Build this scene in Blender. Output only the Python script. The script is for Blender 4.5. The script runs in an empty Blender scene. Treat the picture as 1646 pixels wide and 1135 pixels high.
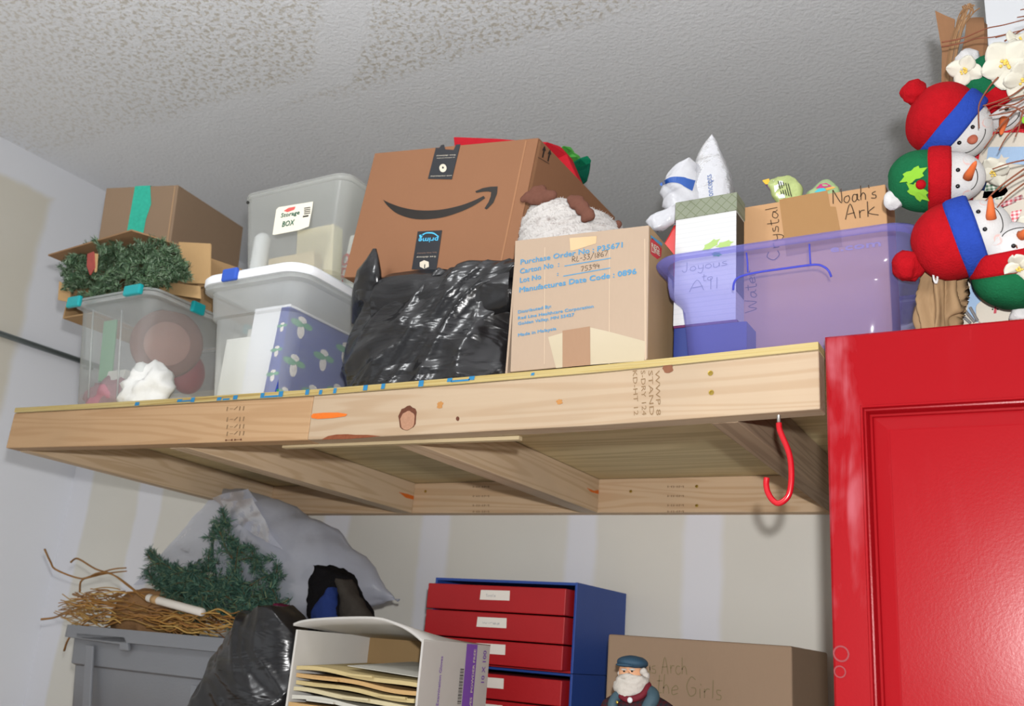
import bpy, bmesh, math, random
from mathutils import Vector, Matrix, noise
from mathutils.bvhtree import BVHTree
random.seed(7)
sc = bpy.context.scene
COL = sc.collection

# ------------------------------------------------------------------ camera
CAM = Vector((0, 0, 1.55)); FPX = 1506.87
RX = Vector((0.8665087, 0.4931738, 0.0770857))
DN = Vector((-0.0866258, 0.3006591, -0.9497895))
FW = Vector((-0.4915878, 0.8163233, 0.3032453))
cd = bpy.data.cameras.new('camera'); co = bpy.data.objects.new('camera', cd); COL.objects.link(co)
m = Matrix.Identity(4)
for i in range(3):
    m[i][0] = RX[i]; m[i][1] = -DN[i]; m[i][2] = -FW[i]; m[i][3] = CAM[i]
co.matrix_world = m
cd.sensor_fit = 'HORIZONTAL'; cd.sensor_width = 36; cd.lens = FPX / 1646 * 36
cd.clip_start = 0.02
cd.dof.use_dof = True; cd.dof.focus_distance = 1.5; cd.dof.aperture_fstop = 7.0
sc.camera = co

# ------------------------------------------------------------------ light and exposure
sc.view_settings.view_transform = 'Standard'; sc.view_settings.look = 'None'
sc.view_settings.gamma = 1; sc.view_settings.use_curve_mapping = False
sc.view_settings.exposure = 0.0
w = bpy.data.worlds.new('world'); sc.world = w; w.use_nodes = True
w.node_tree.nodes['Background'].inputs[0].default_value = (0.93, 0.965, 1.0, 1)
w.node_tree.nodes['Background'].inputs[1].default_value = 0.30
def light(name, kind, loc, energy, size=.1, color=(1, 1, 1), target=None, sizey=None, spread=None):
    l = bpy.data.lights.new(name, kind); l.energy = energy; l.color = color
    o = bpy.data.objects.new(name, l); COL.objects.link(o); o.location = loc
    if kind == 'AREA':
        l.size = size
        if sizey: l.shape = 'RECTANGLE'; l.size_y = sizey
    else: l.shadow_soft_size = size
    if target is not None:
        o.rotation_euler = (Vector(target) - Vector(loc)).to_track_quat('-Z', 'Y').to_euler()
    return o
fl = CAM + RX * .03 - DN * .11 - FW * .02
light('camera_flash', 'POINT', fl, 116.0, .02, (1, .99, .98))
light('rear_left_fill', 'AREA', (-2.1, -2.6, 1.5), 15, 2.2, (.95, .98, 1.0), target=(-1.5, 2, 2.9), sizey=2.6)  # added cool fill from behind left, lifts left wall and ceiling; no real opening

light('ceiling_fill', 'POINT', (-1.2, .45, 2.72), 21.0, .12, (.97, .99, 1.0))  # added fill above the view, brightens ceiling and upper walls; no real fixture

# ------------------------------------------------------------------ pixel -> point at a real depth
def ray(px, py): return RX * ((px - 823) / FPX) + DN * ((py - 567.5) / FPX) + FW
def at(px, py, y):
    d = ray(px, py); return CAM + d * (y / d.y)
def atz(px, py, z):
    d = ray(px, py); return CAM + d * ((z - CAM.z) / d.z)
def atx(px, py, x):
    d = ray(px, py); return CAM + d * (x / d.x)
def atp(px, py, p, n):
    d = ray(px, py); return CAM + d * ((Vector(p) - CAM).dot(n) / d.dot(n))

# ------------------------------------------------------------------ materials
def srgb(h):
    r = []
    for i in range(3):
        c = (int(h[1 + 2 * i:3 + 2 * i], 16) if isinstance(h, str) else h[i]) / 255
        r.append(c / 12.92 if c <= .04045 else ((c + .055) / 1.055) ** 2.4)
    return r[0], r[1], r[2], 1
class N:
    def __init__(s, name):
        s.m = bpy.data.materials.new(name); s.m.use_nodes = True
        s.t = s.m.node_tree; s.t.nodes.clear()
        s.out = s.n('ShaderNodeOutputMaterial')
    def n(s, t, **k):
        x = s.t.nodes.new(t)
        for a, b in k.items(): setattr(x, a, b)
        return x
    def l(s, a, b): s.t.links.new(a, b)
    def math(s, op, a, b=None, clamp=False):
        x = s.n('ShaderNodeMath', operation=op, use_clamp=clamp)
        for i, v in enumerate((a, b)):
            if v is None: continue
            if hasattr(v, 'links'): s.l(v, x.inputs[i])
            else: x.inputs[i].default_value = v
        return x.outputs[0]
    def mix(s, f, a, b):
        x = s.n('ShaderNodeMix', data_type='RGBA')
        for i, v in ((0, f), (6, a), (7, b)):
            if hasattr(v, 'links'): s.l(v, x.inputs[i])
            else: x.inputs[i].default_value = v
        return x.outputs[2]
    def coord(s, scale=(1, 1, 1)):
        c = s.n('ShaderNodeTexCoord'); mp = s.n('ShaderNodeMapping')
        mp.inputs['Scale'].default_value = scale
        s.l(c.outputs['Object'], mp.inputs[0]); return mp.outputs[0]
    def noise(s, scale, detail=4, co=None, rough=.55, dist=0):
        x = s.n('ShaderNodeTexNoise'); x.inputs['Scale'].default_value = scale
        x.inputs['Detail'].default_value = detail; x.inputs['Roughness'].default_value = rough
        x.inputs['Distortion'].default_value = dist
        s.l(co if co is not None else s.coord(), x.inputs[0]); return x.outputs[0]
    def ramp(s, f, *st):
        x = s.n('ShaderNodeValToRGB'); e = x.color_ramp.elements
        while len(e) < len(st): e.new(.5)
        for i, (p, c) in enumerate(st):
            e[i].position = p; e[i].color = c if len(c) == 4 else (*c, 1)
        s.l(f, x.inputs[0]); return x.outputs[0]
    def step(s, v, a, b):
        x = s.n('ShaderNodeMapRange'); x.inputs[1].default_value = a; x.inputs[2].default_value = b
        x.interpolation_type = 'SMOOTHSTEP'
        s.l(v, x.inputs[0]); return x.outputs[0]
    def bump(s, h, strength, dist=.01):
        x = s.n('ShaderNodeBump'); x.inputs['Strength'].default_value = strength
        x.inputs['Distance'].default_value = dist
        s.l(h, x.inputs['Height']); return x.outputs[0]
    def bsdf(s, col, rough=.6, spec=.35, normal=None, **k):
        p = s.n('ShaderNodeBsdfPrincipled')
        if hasattr(col, 'links'): s.l(col, p.inputs['Base Color'])
        else: p.inputs['Base Color'].default_value = col
        if hasattr(rough, 'links'): s.l(rough, p.inputs['Roughness'])
        else: p.inputs['Roughness'].default_value = rough
        p.inputs['Specular IOR Level'].default_value = spec
        for a, b in k.items(): p.inputs[a].default_value = b
        if normal is not None: s.l(normal, p.inputs['Normal'])
        s.l(p.outputs[0], s.out.inputs[0]); return p
CACHE = {}
def mat(name, col, rough=.65, spec=.3, var=.12, vs=18, bump=.0, bs=120, bd=.004, detail=4, **k):
    if name in CACHE: return CACHE[name]
    s = N(name); c = srgb(col)
    d = tuple(max(0, x * (1 - var)) for x in c[:3]) + (1,); e = tuple(min(1, x * (1 + var)) for x in c[:3]) + (1,)
    cc = s.mix(s.noise(vs, 4), d, e)
    nm = s.bump(s.noise(bs, detail), bump, bd) if bump else None
    s.bsdf(cc, rough, spec, nm, **k); CACHE[name] = s.m; return s.m
def wood(name, base, dark, axis, rough=.6, rings=1.0):
    s = N(name); sq = [1, 1, 1]; sq[axis] = .055
    co_ = s.coord(tuple(sq))
    n1 = s.noise(9, 3, co_, .5, .4)
    w_ = s.math('SINE', s.math('MULTIPLY', n1, 95 * rings))
    g = s.step(w_, -.2, 1.0)
    sq2 = [1, 1, 1]; sq2[axis] = .02
    n2 = s.noise(160, 3, s.coord(tuple(sq2)))
    n3 = s.noise(3.2, 3)
    c = s.mix(s.math('MULTIPLY', g, .55), srgb(base), srgb(dark))
    c = s.mix(s.math('MULTIPLY', n2, .28), c, srgb(dark))
    b2 = tuple(x * .78 for x in srgb(base)[:3]) + (1,)
    c = s.mix(s.math('MULTIPLY', s.step(n3, .45, .75), .5), c, b2)
    s.bsdf(c, rough, .25, s.bump(n2, .12, .002)); return s.m
def clear(name, tint, body, opacity, rough=.22, gl=1.0, bump=0, bs=25):
    s = N(name)
    tr = s.n('ShaderNodeBsdfTransparent'); tr.inputs[0].default_value = srgb(tint)
    df = s.n('ShaderNodeBsdfDiffuse'); df.inputs[0].default_value = srgb(body)
    tl = s.n('ShaderNodeBsdfTranslucent'); tl.inputs[0].default_value = srgb(body)
    gs = s.n('ShaderNodeBsdfGlossy'); gs.inputs['Roughness'].default_value = rough
    a = s.n('ShaderNodeMixShader'); a.inputs[0].default_value = .35
    s.l(df.outputs[0], a.inputs[1]); s.l(tl.outputs[0], a.inputs[2])
    b = s.n('ShaderNodeMixShader'); b.inputs[0].default_value = opacity
    s.l(tr.outputs[0], b.inputs[1]); s.l(a.outputs[0], b.inputs[2])
    lw = s.n('ShaderNodeLayerWeight'); lw.inputs[0].default_value = .25
    if bump:
        nm = s.bump(s.noise(bs, 3), bump, .01)
        for q in (df, tl, gs, lw): s.l(nm, q.inputs['Normal'])
    c = s.n('ShaderNodeMixShader'); s.l(s.math('MULTIPLY', lw.outputs[0], .55 * gl, True), c.inputs[0])
    s.l(b.outputs[0], c.inputs[1]); s.l(gs.outputs[0], c.inputs[2])
    s.l(c.outputs[0], s.out.inputs[0]); return s.m
def island(name, cols, rough=.6, spec=.3):
    s = N(name); g = s.n('ShaderNodeNewGeometry')
    st = [(i / max(1, len(cols) - 1), srgb(c)) for i, c in enumerate(cols)]
    s.bsdf(s.ramp(g.outputs['Random Per Island'], *st), rough, spec); return s.m
def gingham(name, a, b, size):
    s = N(name); co_ = s.coord((1 / size, 1 / size, 1 / size))
    sep = s.n('ShaderNodeSeparateXYZ'); s.l(co_, sep.inputs[0])
    fx = s.math('LESS_THAN', s.math('FRACT', sep.outputs[0]), .5)
    fz = s.math('LESS_THAN', s.math('FRACT', sep.outputs[2]), .5)
    f = s.math('MULTIPLY', s.math('ADD', fx, fz), .5)
    s.bsdf(s.mix(f, srgb(a), srgb(b)), .85, .1); return s.m

# ------------------------------------------------------------------ mesh builder
class MB:
    def __init__(s): s.v = []; s.f = []
    def add(s, vs, fs):
        o = len(s.v); s.v += [Vector(p) for p in vs]; s.f += [tuple(i + o for i in f) for f in fs]; return s
    def box(s, x0, x1, y0, y1, z0, z1):
        return s.hexa([(x0, y0, z0), (x1, y0, z0), (x1, y1, z0), (x0, y1, z0), (x0, y0, z1), (x1, y0, z1), (x1, y1, z1), (x0, y1, z1)])
    def hexa(s, p): return s.add(p, [(0, 3, 2, 1), (4, 5, 6, 7), (0, 1, 5, 4), (1, 2, 6, 5), (2, 3, 7, 6), (3, 0, 4, 7)])
    def slab(s, quad, off):      # quad of points given thickness along off
        off = Vector(off); q = [Vector(p) for p in quad]; n = len(q)
        vs = q + [p + off for p in q]
        fs = [tuple(range(n)), tuple(range(2 * n - 1, n - 1, -1))] + [(i, i + n, (i + 1) % n + n, (i + 1) % n) for i in range(n)]
        return s.add(vs, fs)
    def loft(s, rings, cap0=True, cap1=True, closed=True):
        n = len(rings[0]); vs = [p for r in rings for p in r]; fs = []
        for i in range(len(rings) - 1):
            for j in range(n if closed else n - 1):
                a = i * n + j; b = i * n + (j + 1) % n
                fs.append((a, b, b + n, a + n))
        if cap0: fs.append(tuple(range(n - 1, -1, -1)))
        if cap1: fs.append(tuple(range((len(rings) - 1) * n, len(rings) * n)))
        return s.add(vs, fs)
    def tube(s, pts, r, n=8, cap=True):
        pts = [Vector(p) for p in pts]; rings = []; up = None
        for i, p in enumerate(pts):
            d = (pts[min(i + 1, len(pts) - 1)] - pts[max(i - 1, 0)]).normalized()
            if up is None: up = d.orthogonal().normalized()
            up = (up - d * up.dot(d))
            up = up.normalized() if up.length > 1e-6 else d.orthogonal().normalized()
            sd = d.cross(up); rr = r(i / (len(pts) - 1)) if callable(r) else r
            rings.append([p + (up * math.cos(2 * math.pi * k / n) + sd * math.sin(2 * math.pi * k / n)) * rr for k in range(n)])
        return s.loft(rings, cap, cap)
    def lathe(s, prof, n=32, M=None, cap=True):
        rings = [[Vector((r * math.cos(2 * math.pi * k / n), r * math.sin(2 * math.pi * k / n), z)) for k in range(n)] for r, z in prof]
        if M is not None: rings = [[M @ p for p in r] for r in rings]
        return s.loft(rings, cap, cap)
    def ball(s, c, r, seg=20, rin=12, M=None, amp=0, fr=20):
        r = (r, r, r) if not hasattr(r, '__len__') else r; c = Vector(c)
        rings = []
        for i in range(1, rin):
            t = math.pi * i / rin
            rings.append([Vector((math.sin(t) * math.cos(2 * math.pi * k / seg) * r[0], math.sin(t) * math.sin(2 * math.pi * k / seg) * r[1], -math.cos(t) * r[2])) for k in range(seg)])
        if amp: rings = [[p * (1 + amp * noise.noise((p + c) * fr)) for p in q] for q in rings]
        if M is not None: rings = [[M.to_3x3() @ p for p in q] for q in rings]
        return s.loft([[p + c for p in q] for q in rings])
    def disp(s, fn):
        bm = s.bm(); bm.normal_update()
        for i, v in enumerate(bm.verts): s.v[i] = v.co + fn(v.co, v.normal)
        bm.free(); return s
    def xf(s, M): s.v = [M @ p for p in s.v]; return s
    def bm(s):
        b = bmesh.new(); vs = [b.verts.new(p) for p in s.v]
        for f in s.f:
            try: b.faces.new([vs[i] for i in f])
            except ValueError: pass
        return b
    def bvh(s): return BVHTree.FromPolygons(s.v, s.f)
def obj(name, mb, mt, parent=None, smooth=False, bevel=0, local=False, fixn=True, seg=2):
    me = bpy.data.meshes.new(name); me.from_pydata([tuple(p) for p in mb.v], [], mb.f)
    if fixn:
        b = bmesh.new(); b.from_mesh(me); bmesh.ops.recalc_face_normals(b, faces=b.faces); b.to_mesh(me); b.free()
    me.materials.append(mt)
    if smooth:
        me.polygons.foreach_set('use_smooth', [True] * len(me.polygons))
    o = bpy.data.objects.new(name, me); COL.objects.link(o)
    if bevel:
        md = o.modifiers.new('Bevel', 'BEVEL'); md.width = bevel; md.segments = seg; md.limit_method = 'ANGLE'; md.angle_limit = .6
    if parent is not None:
        o.parent = parent
        if not local: o.matrix_parent_inverse = WORLD_INV(parent)
    return o
def WORLD_INV(p):
    M = Matrix.Identity(4); c = []
    while p is not None:
        c.append(p.matrix_parent_inverse @ p.matrix_basis); p = p.parent
    for x in reversed(c): M = M @ x
    return M.inverted()
def tag(o, label, cat, group=None, kind=None):
    o['label'] = label; o['category'] = cat
    if group: o['group'] = group
    if kind: o['kind'] = kind
    return o
def thing(name, label, cat, loc, rot=(0, 0, 0), group=None):
    o = bpy.data.objects.new(name, None); COL.objects.link(o); o.empty_display_size = .05
    o.location = loc; o.rotation_euler = rot; return tag(o, label, cat, group)
def struct(o): o['kind'] = 'structure'; return o
def rrect(x0, x1, y0, y1, r, z, n=6):
    p = []
    for cx, cy, a0 in ((x1 - r, y1 - r, 0), (x0 + r, y1 - r, 90), (x0 + r, y0 + r, 180), (x1 - r, y0 + r, 270)):
        for k in range(n + 1):
            a = math.radians(a0 + 90 * k / n); p.append(Vector((cx + r * math.cos(a), cy + r * math.sin(a), z)))
    return p
def cat(pts, n=8):                    # smooth a polyline
    pts = [Vector(p) for p in pts]; o = []
    for i in range(len(pts) - 1):
        a, b, c, d = pts[max(i - 1, 0)], pts[i], pts[i + 1], pts[min(i + 2, len(pts) - 1)]
        for k in range(n):
            t = k / n
            o.append(.5 * (2 * b + (c - a) * t + (2 * a - 5 * b + 4 * c - d) * t * t + (3 * b - a - 3 * c + d) * t ** 3))
    return o + [pts[-1]]
def ridged(p, f, o=3):
    a = 0; amp = 1
    for i in range(o):
        a += (1 - abs(noise.noise(p * f + Vector((i * 7.3, 1.7, 4.1)))) * 2) * amp; f *= 2.1; amp *= .5
    return a
def blob(levels, n=64, sub=5, disp=None, pw=2.6):   # levels: (z, xl, xr, yf, yb)
    L = cat([Vector(l[:3]) for l in levels], sub); Q = cat([Vector((l[3], l[4], 0)) for l in levels], sub)
    mb = MB(); rings = []
    for a, b in zip(L, Q):
        z, xl, xr = a; yf, yb = b[0], b[1]; cx, cy = (xl + xr) / 2, (yf + yb) / 2; hx, hy = (xr - xl) / 2, (yb - yf) / 2
        r = []
        for k in range(n):
            t = 2 * math.pi * k / n; c, s_ = math.cos(t), math.sin(t)
            q = (abs(c) ** pw + abs(s_) ** pw) ** (-1 / pw)
            r.append(Vector((cx + hx * c * q, cy + hy * s_ * q, z)))
        rings.append(r)
    mb.loft(rings)
    if disp: mb.disp(disp)
    return mb
def pxblob(rows, y, yf, yb, **k):      # rows: (py, xl, xr) pixel outline at depth y; yf/yb functions or numbers
    lv = []
    for i, (py, a, b) in enumerate(rows):
        A, B = at(a, py, y), at(b, py, y); t = i / (len(rows) - 1)
        lv.append(((A.z + B.z) / 2, A.x, B.x, yf(t) if callable(yf) else yf, yb(t) if callable(yb) else yb))
    return blob(lv, **k)
def fur(mb, count, ln, wd, seed=1, lean=.5, grav=0):
    rnd = random.Random(seed); b = mb.bm(); bmesh.ops.triangulate(b, faces=b.faces); b.normal_update()
    fs = list(b.faces); ar = [f.calc_area() for f in fs]
    out = MB(); V = []; F = []
    for f in rnd.choices(fs, ar, k=count):
        u, v = rnd.random(), rnd.random()
        if u + v > 1: u, v = 1 - u, 1 - v
        a, c, d = [x.co for x in f.verts]; p = a + (c - a) * u + (d - a) * v
        nn = (f.normal + Vector((rnd.gauss(0, lean), rnd.gauss(0, lean), rnd.gauss(0, lean) - grav))).normalized()
        sd = nn.orthogonal().normalized(); sd = Matrix.Rotation(rnd.random() * 6.28, 3, nn) @ sd
        l = ln * (.6 + .8 * rnd.random()); o = len(V)
        V += [p - sd * wd, p + sd * wd, p + nn * l]; F.append((o, o + 1, o + 2))
    b.free(); out.v = V; out.f = F; return out
def needles(paths, per, ln, wd, seed=1, rad=.0):
    rnd = random.Random(seed); V = []; F = []
    for pts in paths:
        pts = cat(pts, 6); tot = sum((pts[i + 1] - pts[i]).length for i in range(len(pts) - 1))
        for i in range(len(pts) - 1):
            a, b = pts[i], pts[i + 1]; d = (b - a); L = d.length
            if L < 1e-6: continue
            d = d / L; o1 = d.orthogonal().normalized()
            for k in range(max(1, int(per * L))):
                t = rnd.random(); an = rnd.random() * 6.283
                rr = (Matrix.Rotation(an, 3, d) @ o1)
                p = a + (b - a) * t + rr * rad * rnd.random()
                q = (rr * (.6 + .5 * rnd.random()) + d * (.3 + .9 * rnd.random()) + Vector((rnd.gauss(0, .15),) * 3)).normalized()
                sd = q.orthogonal().normalized(); sd = Matrix.Rotation(rnd.random() * 6.28, 3, q) @ sd
                l = ln * (.55 + .6 * rnd.random()); o = len(V)
                V += [p - sd * wd, p + sd * wd, p + q * l * .7 + sd * wd * .8, p + q * l, p + q * l * .7 - sd * wd * .8]
                F.append((o, o + 1, o + 2, o + 3, o + 4))
    mb = MB(); mb.v = V; mb.f = F; return mb

# ------------------------------------------------------------------ lettering
def text_mesh(s):
    cu = bpy.data.curves.new('t', 'FONT'); cu.body = s; cu.resolution_u = 2
    o = bpy.data.objects.new('t', cu); COL.objects.link(o)
    bpy.context.view_layer.update()
    me = bpy.data.meshes.new_from_object(o.evaluated_get(bpy.context.evaluated_depsgraph_get()))
    mb = MB(); mb.v = [v.co.copy() for v in me.vertices]; mb.f = [tuple(p.vertices) for p in me.polygons]
    bpy.data.objects.remove(o); bpy.data.curves.remove(cu); bpy.data.meshes.remove(me); return mb
def text(s, p0, p1, h, mt, parent, up=None, name='printed_text', bold=0, local=False, shear=0, lift=(0, 0, 0), bvh=None):
    """text whose baseline runs from p0 to p1, cap height h along up"""
    mb = text_mesh(s); p0, p1 = Vector(p0), Vector(p1); xs = [v.x for v in mb.v]
    x0, x1 = min(xs), max(xs); u = p1 - p0
    up = Vector(up) if up is not None else Vector((0, 0, 1)); up = (up - u.normalized() * up.dot(u.normalized())).normalized()
    mb.v = [p0 + u * ((v.x - x0) / (x1 - x0)) + up * (v.y / .7 * h) + u.normalized() * (shear * v.y * h) + Vector(lift) for v in mb.v]
    if bold:
        b = list(mb.v); f = list(mb.f)
        nn = u.normalized().cross(up) * .00018
        mb.add([v + u.normalized() * bold + nn for v in b], f); mb.add([v + up * bold + nn * 2 for v in b], f)
    if bvh:
        for i, v in enumerate(mb.v):
            h_ = bvh.ray_cast(v - Vector((0, .2, 0)), Vector((0, 1, 0)))
            if h_[0]: mb.v[i] = h_[0] - Vector((0, .0008, 0))
    return obj(name, mb, mt, parent, local=local, fixn=False)
def ribbon(pts, wd, n):
    pts = [Vector(p) for p in pts]; V = []; F = []
    for i, p in enumerate(pts):
        d = pts[min(i + 1, len(pts) - 1)] - pts[max(i - 1, 0)]; sd = d.cross(n)
        sd = sd.normalized() * wd / 2 if sd.length > 1e-9 else Vector((0, 0, wd / 2))
        V += [p - sd, p + sd]
        if i: F.append((2 * i - 2, 2 * i - 1, 2 * i + 1, 2 * i))
    return V, F
GL = {  # a little pen alphabet: advance, strokes in a 0..1 box
 'N': (.8, [[(0, 0), (.02, 1)], [(.02, 1), (.6, 0), (.62, 1)]]), 'o': (.62, [[(.4, .45), (.1, .4), (.05, .12), (.3, 0), (.5, .2), (.4, .45)]]),
 'a': (.62, [[(.45, .42), (.15, .45), (.03, .15), (.2, 0), (.43, .2), (.45, .45), (.45, .12), (.58, 0)]]),
 'h': (.6, [[(.08, 1), (.05, 0)], [(.05, .25), (.25, .48), (.42, .3), (.45, 0)]]), "'": (.2, [[(.1, 1), (.06, .8)]]),
 's': (.5, [[(.4, .45), (.12, .42), (.15, .26), (.38, .2), (.35, .02), (.03, .02)]]),
 'A': (.8, [[(0, 0), (.35, 1), (.62, 0)], [(.1, .35), (.58, .38)]]), 'r': (.5, [[(.05, .5), (.07, 0)], [(.07, .3), (.22, .48), (.42, .45)]]),
 'k': (.65, [[(.08, 1), (.06, 0)], [(.48, .55), (.08, .25), (.7, .02)]]), 'C': (.75, [[(.6, .85), (.3, 1), (.03, .5), (.25, .02), (.6, .12)]]),
 'c': (.55, [[(.45, .4), (.2, .46), (.04, .2), (.2, 0), (.5, .08)]]), 'y': (.55, [[(.05, .5), (.1, .15), (.4, .15)], [(.42, .5), (.4, 0), (.25, -.35), (.02, -.25)]]),
 't': (.45, [[(.2, .9), (.2, .05), (.4, .02)], [(0, .6), (.42, .62)]]), 'l': (.28, [[(.1, 1), (.1, 0)]]), 'W': (1.0, [[(0, 1), (.2, 0), (.42, .7), (.62, 0), (.88, 1)]]),
 'e': (.55, [[(.04, .22), (.44, .28), (.3, .48), (.05, .3), (.12, .02), (.48, .06)]]), 'u': (.6, [[(.05, .45), (.08, .05), (.3, .02), (.42, .2), (.44, .45)], [(.44, .45), (.46, 0)]]),
 'i': (.3, [[(.1, .45), (.12, 0)], [(.1, .66), (.12, .7)]]), 'G': (.85, [[(.65, .85), (.3, 1), (.03, .5), (.25, .02), (.62, .15), (.64, .42), (.36, .42)]]),
 'R': (.7, [[(.05, 0), (.08, 1), (.45, .85), (.4, .55), (.1, .5), (.55, 0)]]), 'L': (.55, [[(.1, 1), (.05, .02), (.45, .04)]]), '-': (.45, [[(.05, .42), (.35, .44)]]),
 '3': (.6, [[(.05, .95), (.4, .95), (.18, .55), (.45, .35), (.2, 0), (.02, .08)]]), '/': (.55, [[(-.05, -.25), (.5, 1.15)]]), '1': (.35, [[(.15, 1), (.12, 0)]]),
 '8': (.6, [[(.4, .85), (.15, .95), (.1, .65), (.42, .3), (.2, 0), (.05, .25), (.45, .75), (.4, .85)]]), '6': (.6, [[(.38, .95), (.08, .5), (.08, .1), (.4, .05), (.42, .4), (.1, .4)]]),
 '7': (.6, [[(.03, .95), (.45, .95), (.15, 0)]]), '5': (.6, [[(.45, .98), (.12, .96), (.1, .55), (.4, .5), (.4, .1), (.04, .03)]]),
 '9': (.6, [[(.42, .7), (.2, .55), (.06, .75), (.25, .98), (.42, .75), (.36, 0)]]), '4': (.6, [[(.12, 1), (.04, .45), (.45, .45)], [(.36, .8), (.34, -.05)]]), ' ': (.45, []),
 'J': (.6, [[(.4, 1), (.38, .1), (.15, 0), (.0, .2)]]), 'd': (.6, [[(.42, .4), (.12, .42), (.05, .1), (.3, .02), (.44, .3)], [(.46, 1), (.46, 0)]]), 'f': (.5, [[(.4, .95), (.2, .9), (.15, 0)], [(.02, .5), (.35, .52)]]), 'n': (.6, [[(.05, .48), (.06, 0)], [(.06, .3), (.28, .48), (.42, .3), (.44, 0)]])}
def pen(s, p0, p1, h, wd, mt, parent, up, nrm, name='handwriting', local=False, jit=.04, seed=3):
    rnd = random.Random(seed); p0, p1, up, nrm = Vector(p0), Vector(p1), Vector(up).normalized(), Vector(nrm)
    tot = sum(GL[c][0] for c in s); u = (p1 - p0) / tot; x = 0; mb = MB()
    up = (up - u.normalized() * up.dot(u.normalized())).normalized()
    for c in s:
        adv, st = GL[c]
        for pl in st:
            q = [p0 + u * (x + a + rnd.gauss(0, jit * .4)) + up * (h * (b + rnd.gauss(0, jit * .5))) for a, b in pl]
            if len(q) > 2: q = cat(q, 5)
            mb.add(*ribbon(q, wd, nrm))
        x += adv
    return obj(name, mb, mt, parent, local=local, fixn=False)
def decal(name, pts, mt, parent, thick=None, local=False):
    mb = MB()
    if thick is None: mb.add(pts, [tuple(range(len(pts)))])
    else: mb.slab(pts, thick)
    return obj(name, mb, mt, parent, local=local, fixn=thick is not None)
def strip(name, a, b, mt, parent, local=False):   # polygon between two polylines
    n = len(a); mb = MB(); mb.add(list(a) + list(b), [(i, i + 1, n + i + 1, n + i) for i in range(n - 1)])
    return obj(name, mb, mt, parent, local=local, fixn=False)

# ------------------------------------------------------------------ the room
XL, D, ZC = -3.27, 2.253, 3.213
def wall_mat():
    s = N('drywall_back'); c = s.n('ShaderNodeTexCoord'); sp = s.n('ShaderNodeSeparateXYZ'); s.l(c.outputs['Object'], sp.inputs[0])
    wob = s.math('MULTIPLY', s.math('SUBTRACT', s.noise(5, 3), .5), .035)
    x = s.math('ADD', sp.outputs[0], wob); f = None
    for cx, hw in ((-3.27, .12), (-2.815, .062), (-1.94, .05), (-1.566, .046), (-1.097, .042), (-.767, .048)):
        d = s.math('ABSOLUTE', s.math('SUBTRACT', x, cx)); k = s.math('SUBTRACT', 1.0, s.step(d, hw - .012, hw + .012))
        f = k if f is None else s.math('MAXIMUM', f, k)
    pap = s.mix(s.noise(2.5, 4), srgb('#d2cfc6'), srgb('#dcdad3'))
    col = s.mix(s.math('MULTIPLY', f, .9), pap, srgb('#dfe0e7'))
    s.bsdf(col, .9, .1, s.bump(s.noise(180, 2), .05, .002)); return s.m
def left_mat():
    s = N('drywall_left'); c = s.n('ShaderNodeTexCoord'); sp = s.n('ShaderNodeSeparateXYZ'); s.l(c.outputs['Object'], sp.inputs[0])
    wob = s.math('MULTIPLY', s.math('SUBTRACT', s.noise(4, 3), .5), .06)
    y = s.math('ADD', sp.outputs[1], wob); z = s.math('ADD', sp.outputs[2], wob)
    a = s.step(y, 1.88, 1.92); b = s.step(z, 3.06, 3.09)
    lo = s.math('SUBTRACT', 1.0, s.step(z, 1.75, 2.05))
    f = s.math('MAXIMUM', s.math('MAXIMUM', a, b), s.math('MULTIPLY', lo, s.step(s.noise(3, 3), .35, .6)))
    col = s.mix(f, s.mix(s.noise(3, 4), srgb('#d3cec0'), srgb('#dbd7cd')), srgb('#e2e4ea'))
    s.bsdf(col, .9, .1, s.bump(s.noise(150, 2), .05, .002)); return s.m
def ceil_mat():
    s = N('sprayed_ceiling'); c = s.n('ShaderNodeTexCoord'); sp = s.n('ShaderNodeSeparateXYZ'); s.l(c.outputs['Object'], sp.inputs[0])
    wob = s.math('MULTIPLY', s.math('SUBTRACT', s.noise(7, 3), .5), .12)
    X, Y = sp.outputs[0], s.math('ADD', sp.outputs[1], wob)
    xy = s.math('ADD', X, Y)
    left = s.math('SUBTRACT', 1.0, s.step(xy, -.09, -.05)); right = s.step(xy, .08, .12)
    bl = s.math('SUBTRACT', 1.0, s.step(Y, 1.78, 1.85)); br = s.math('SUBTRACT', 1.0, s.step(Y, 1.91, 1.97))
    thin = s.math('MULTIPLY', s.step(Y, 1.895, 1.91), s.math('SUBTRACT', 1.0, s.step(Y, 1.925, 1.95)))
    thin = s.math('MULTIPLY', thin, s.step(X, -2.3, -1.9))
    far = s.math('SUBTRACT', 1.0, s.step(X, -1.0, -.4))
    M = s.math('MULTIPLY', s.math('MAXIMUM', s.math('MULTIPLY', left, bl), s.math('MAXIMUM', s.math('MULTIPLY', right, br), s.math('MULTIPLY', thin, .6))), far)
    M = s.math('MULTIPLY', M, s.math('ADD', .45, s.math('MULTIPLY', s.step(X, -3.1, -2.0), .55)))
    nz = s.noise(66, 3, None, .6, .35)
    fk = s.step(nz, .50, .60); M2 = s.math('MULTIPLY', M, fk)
    bumps = s.noise(75, 3, None, .6, .3)
    base = s.mix(s.noise(3, 3), srgb('#e6e8ed'), srgb('#eef0f5'))
    base = s.mix(s.math('MULTIPLY', s.step(bumps, .55, .75), .10), base, srgb('#8d8a84'))
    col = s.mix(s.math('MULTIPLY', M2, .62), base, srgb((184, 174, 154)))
    s.bsdf(col, .92, .08, s.bump(bumps, .55, .006)); return s.m
YB = 4.3
struct(obj('wall_back', MB().box(XL - .0, 2.5, D, D + .1, 0, 2.348), wall_mat()))
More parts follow.
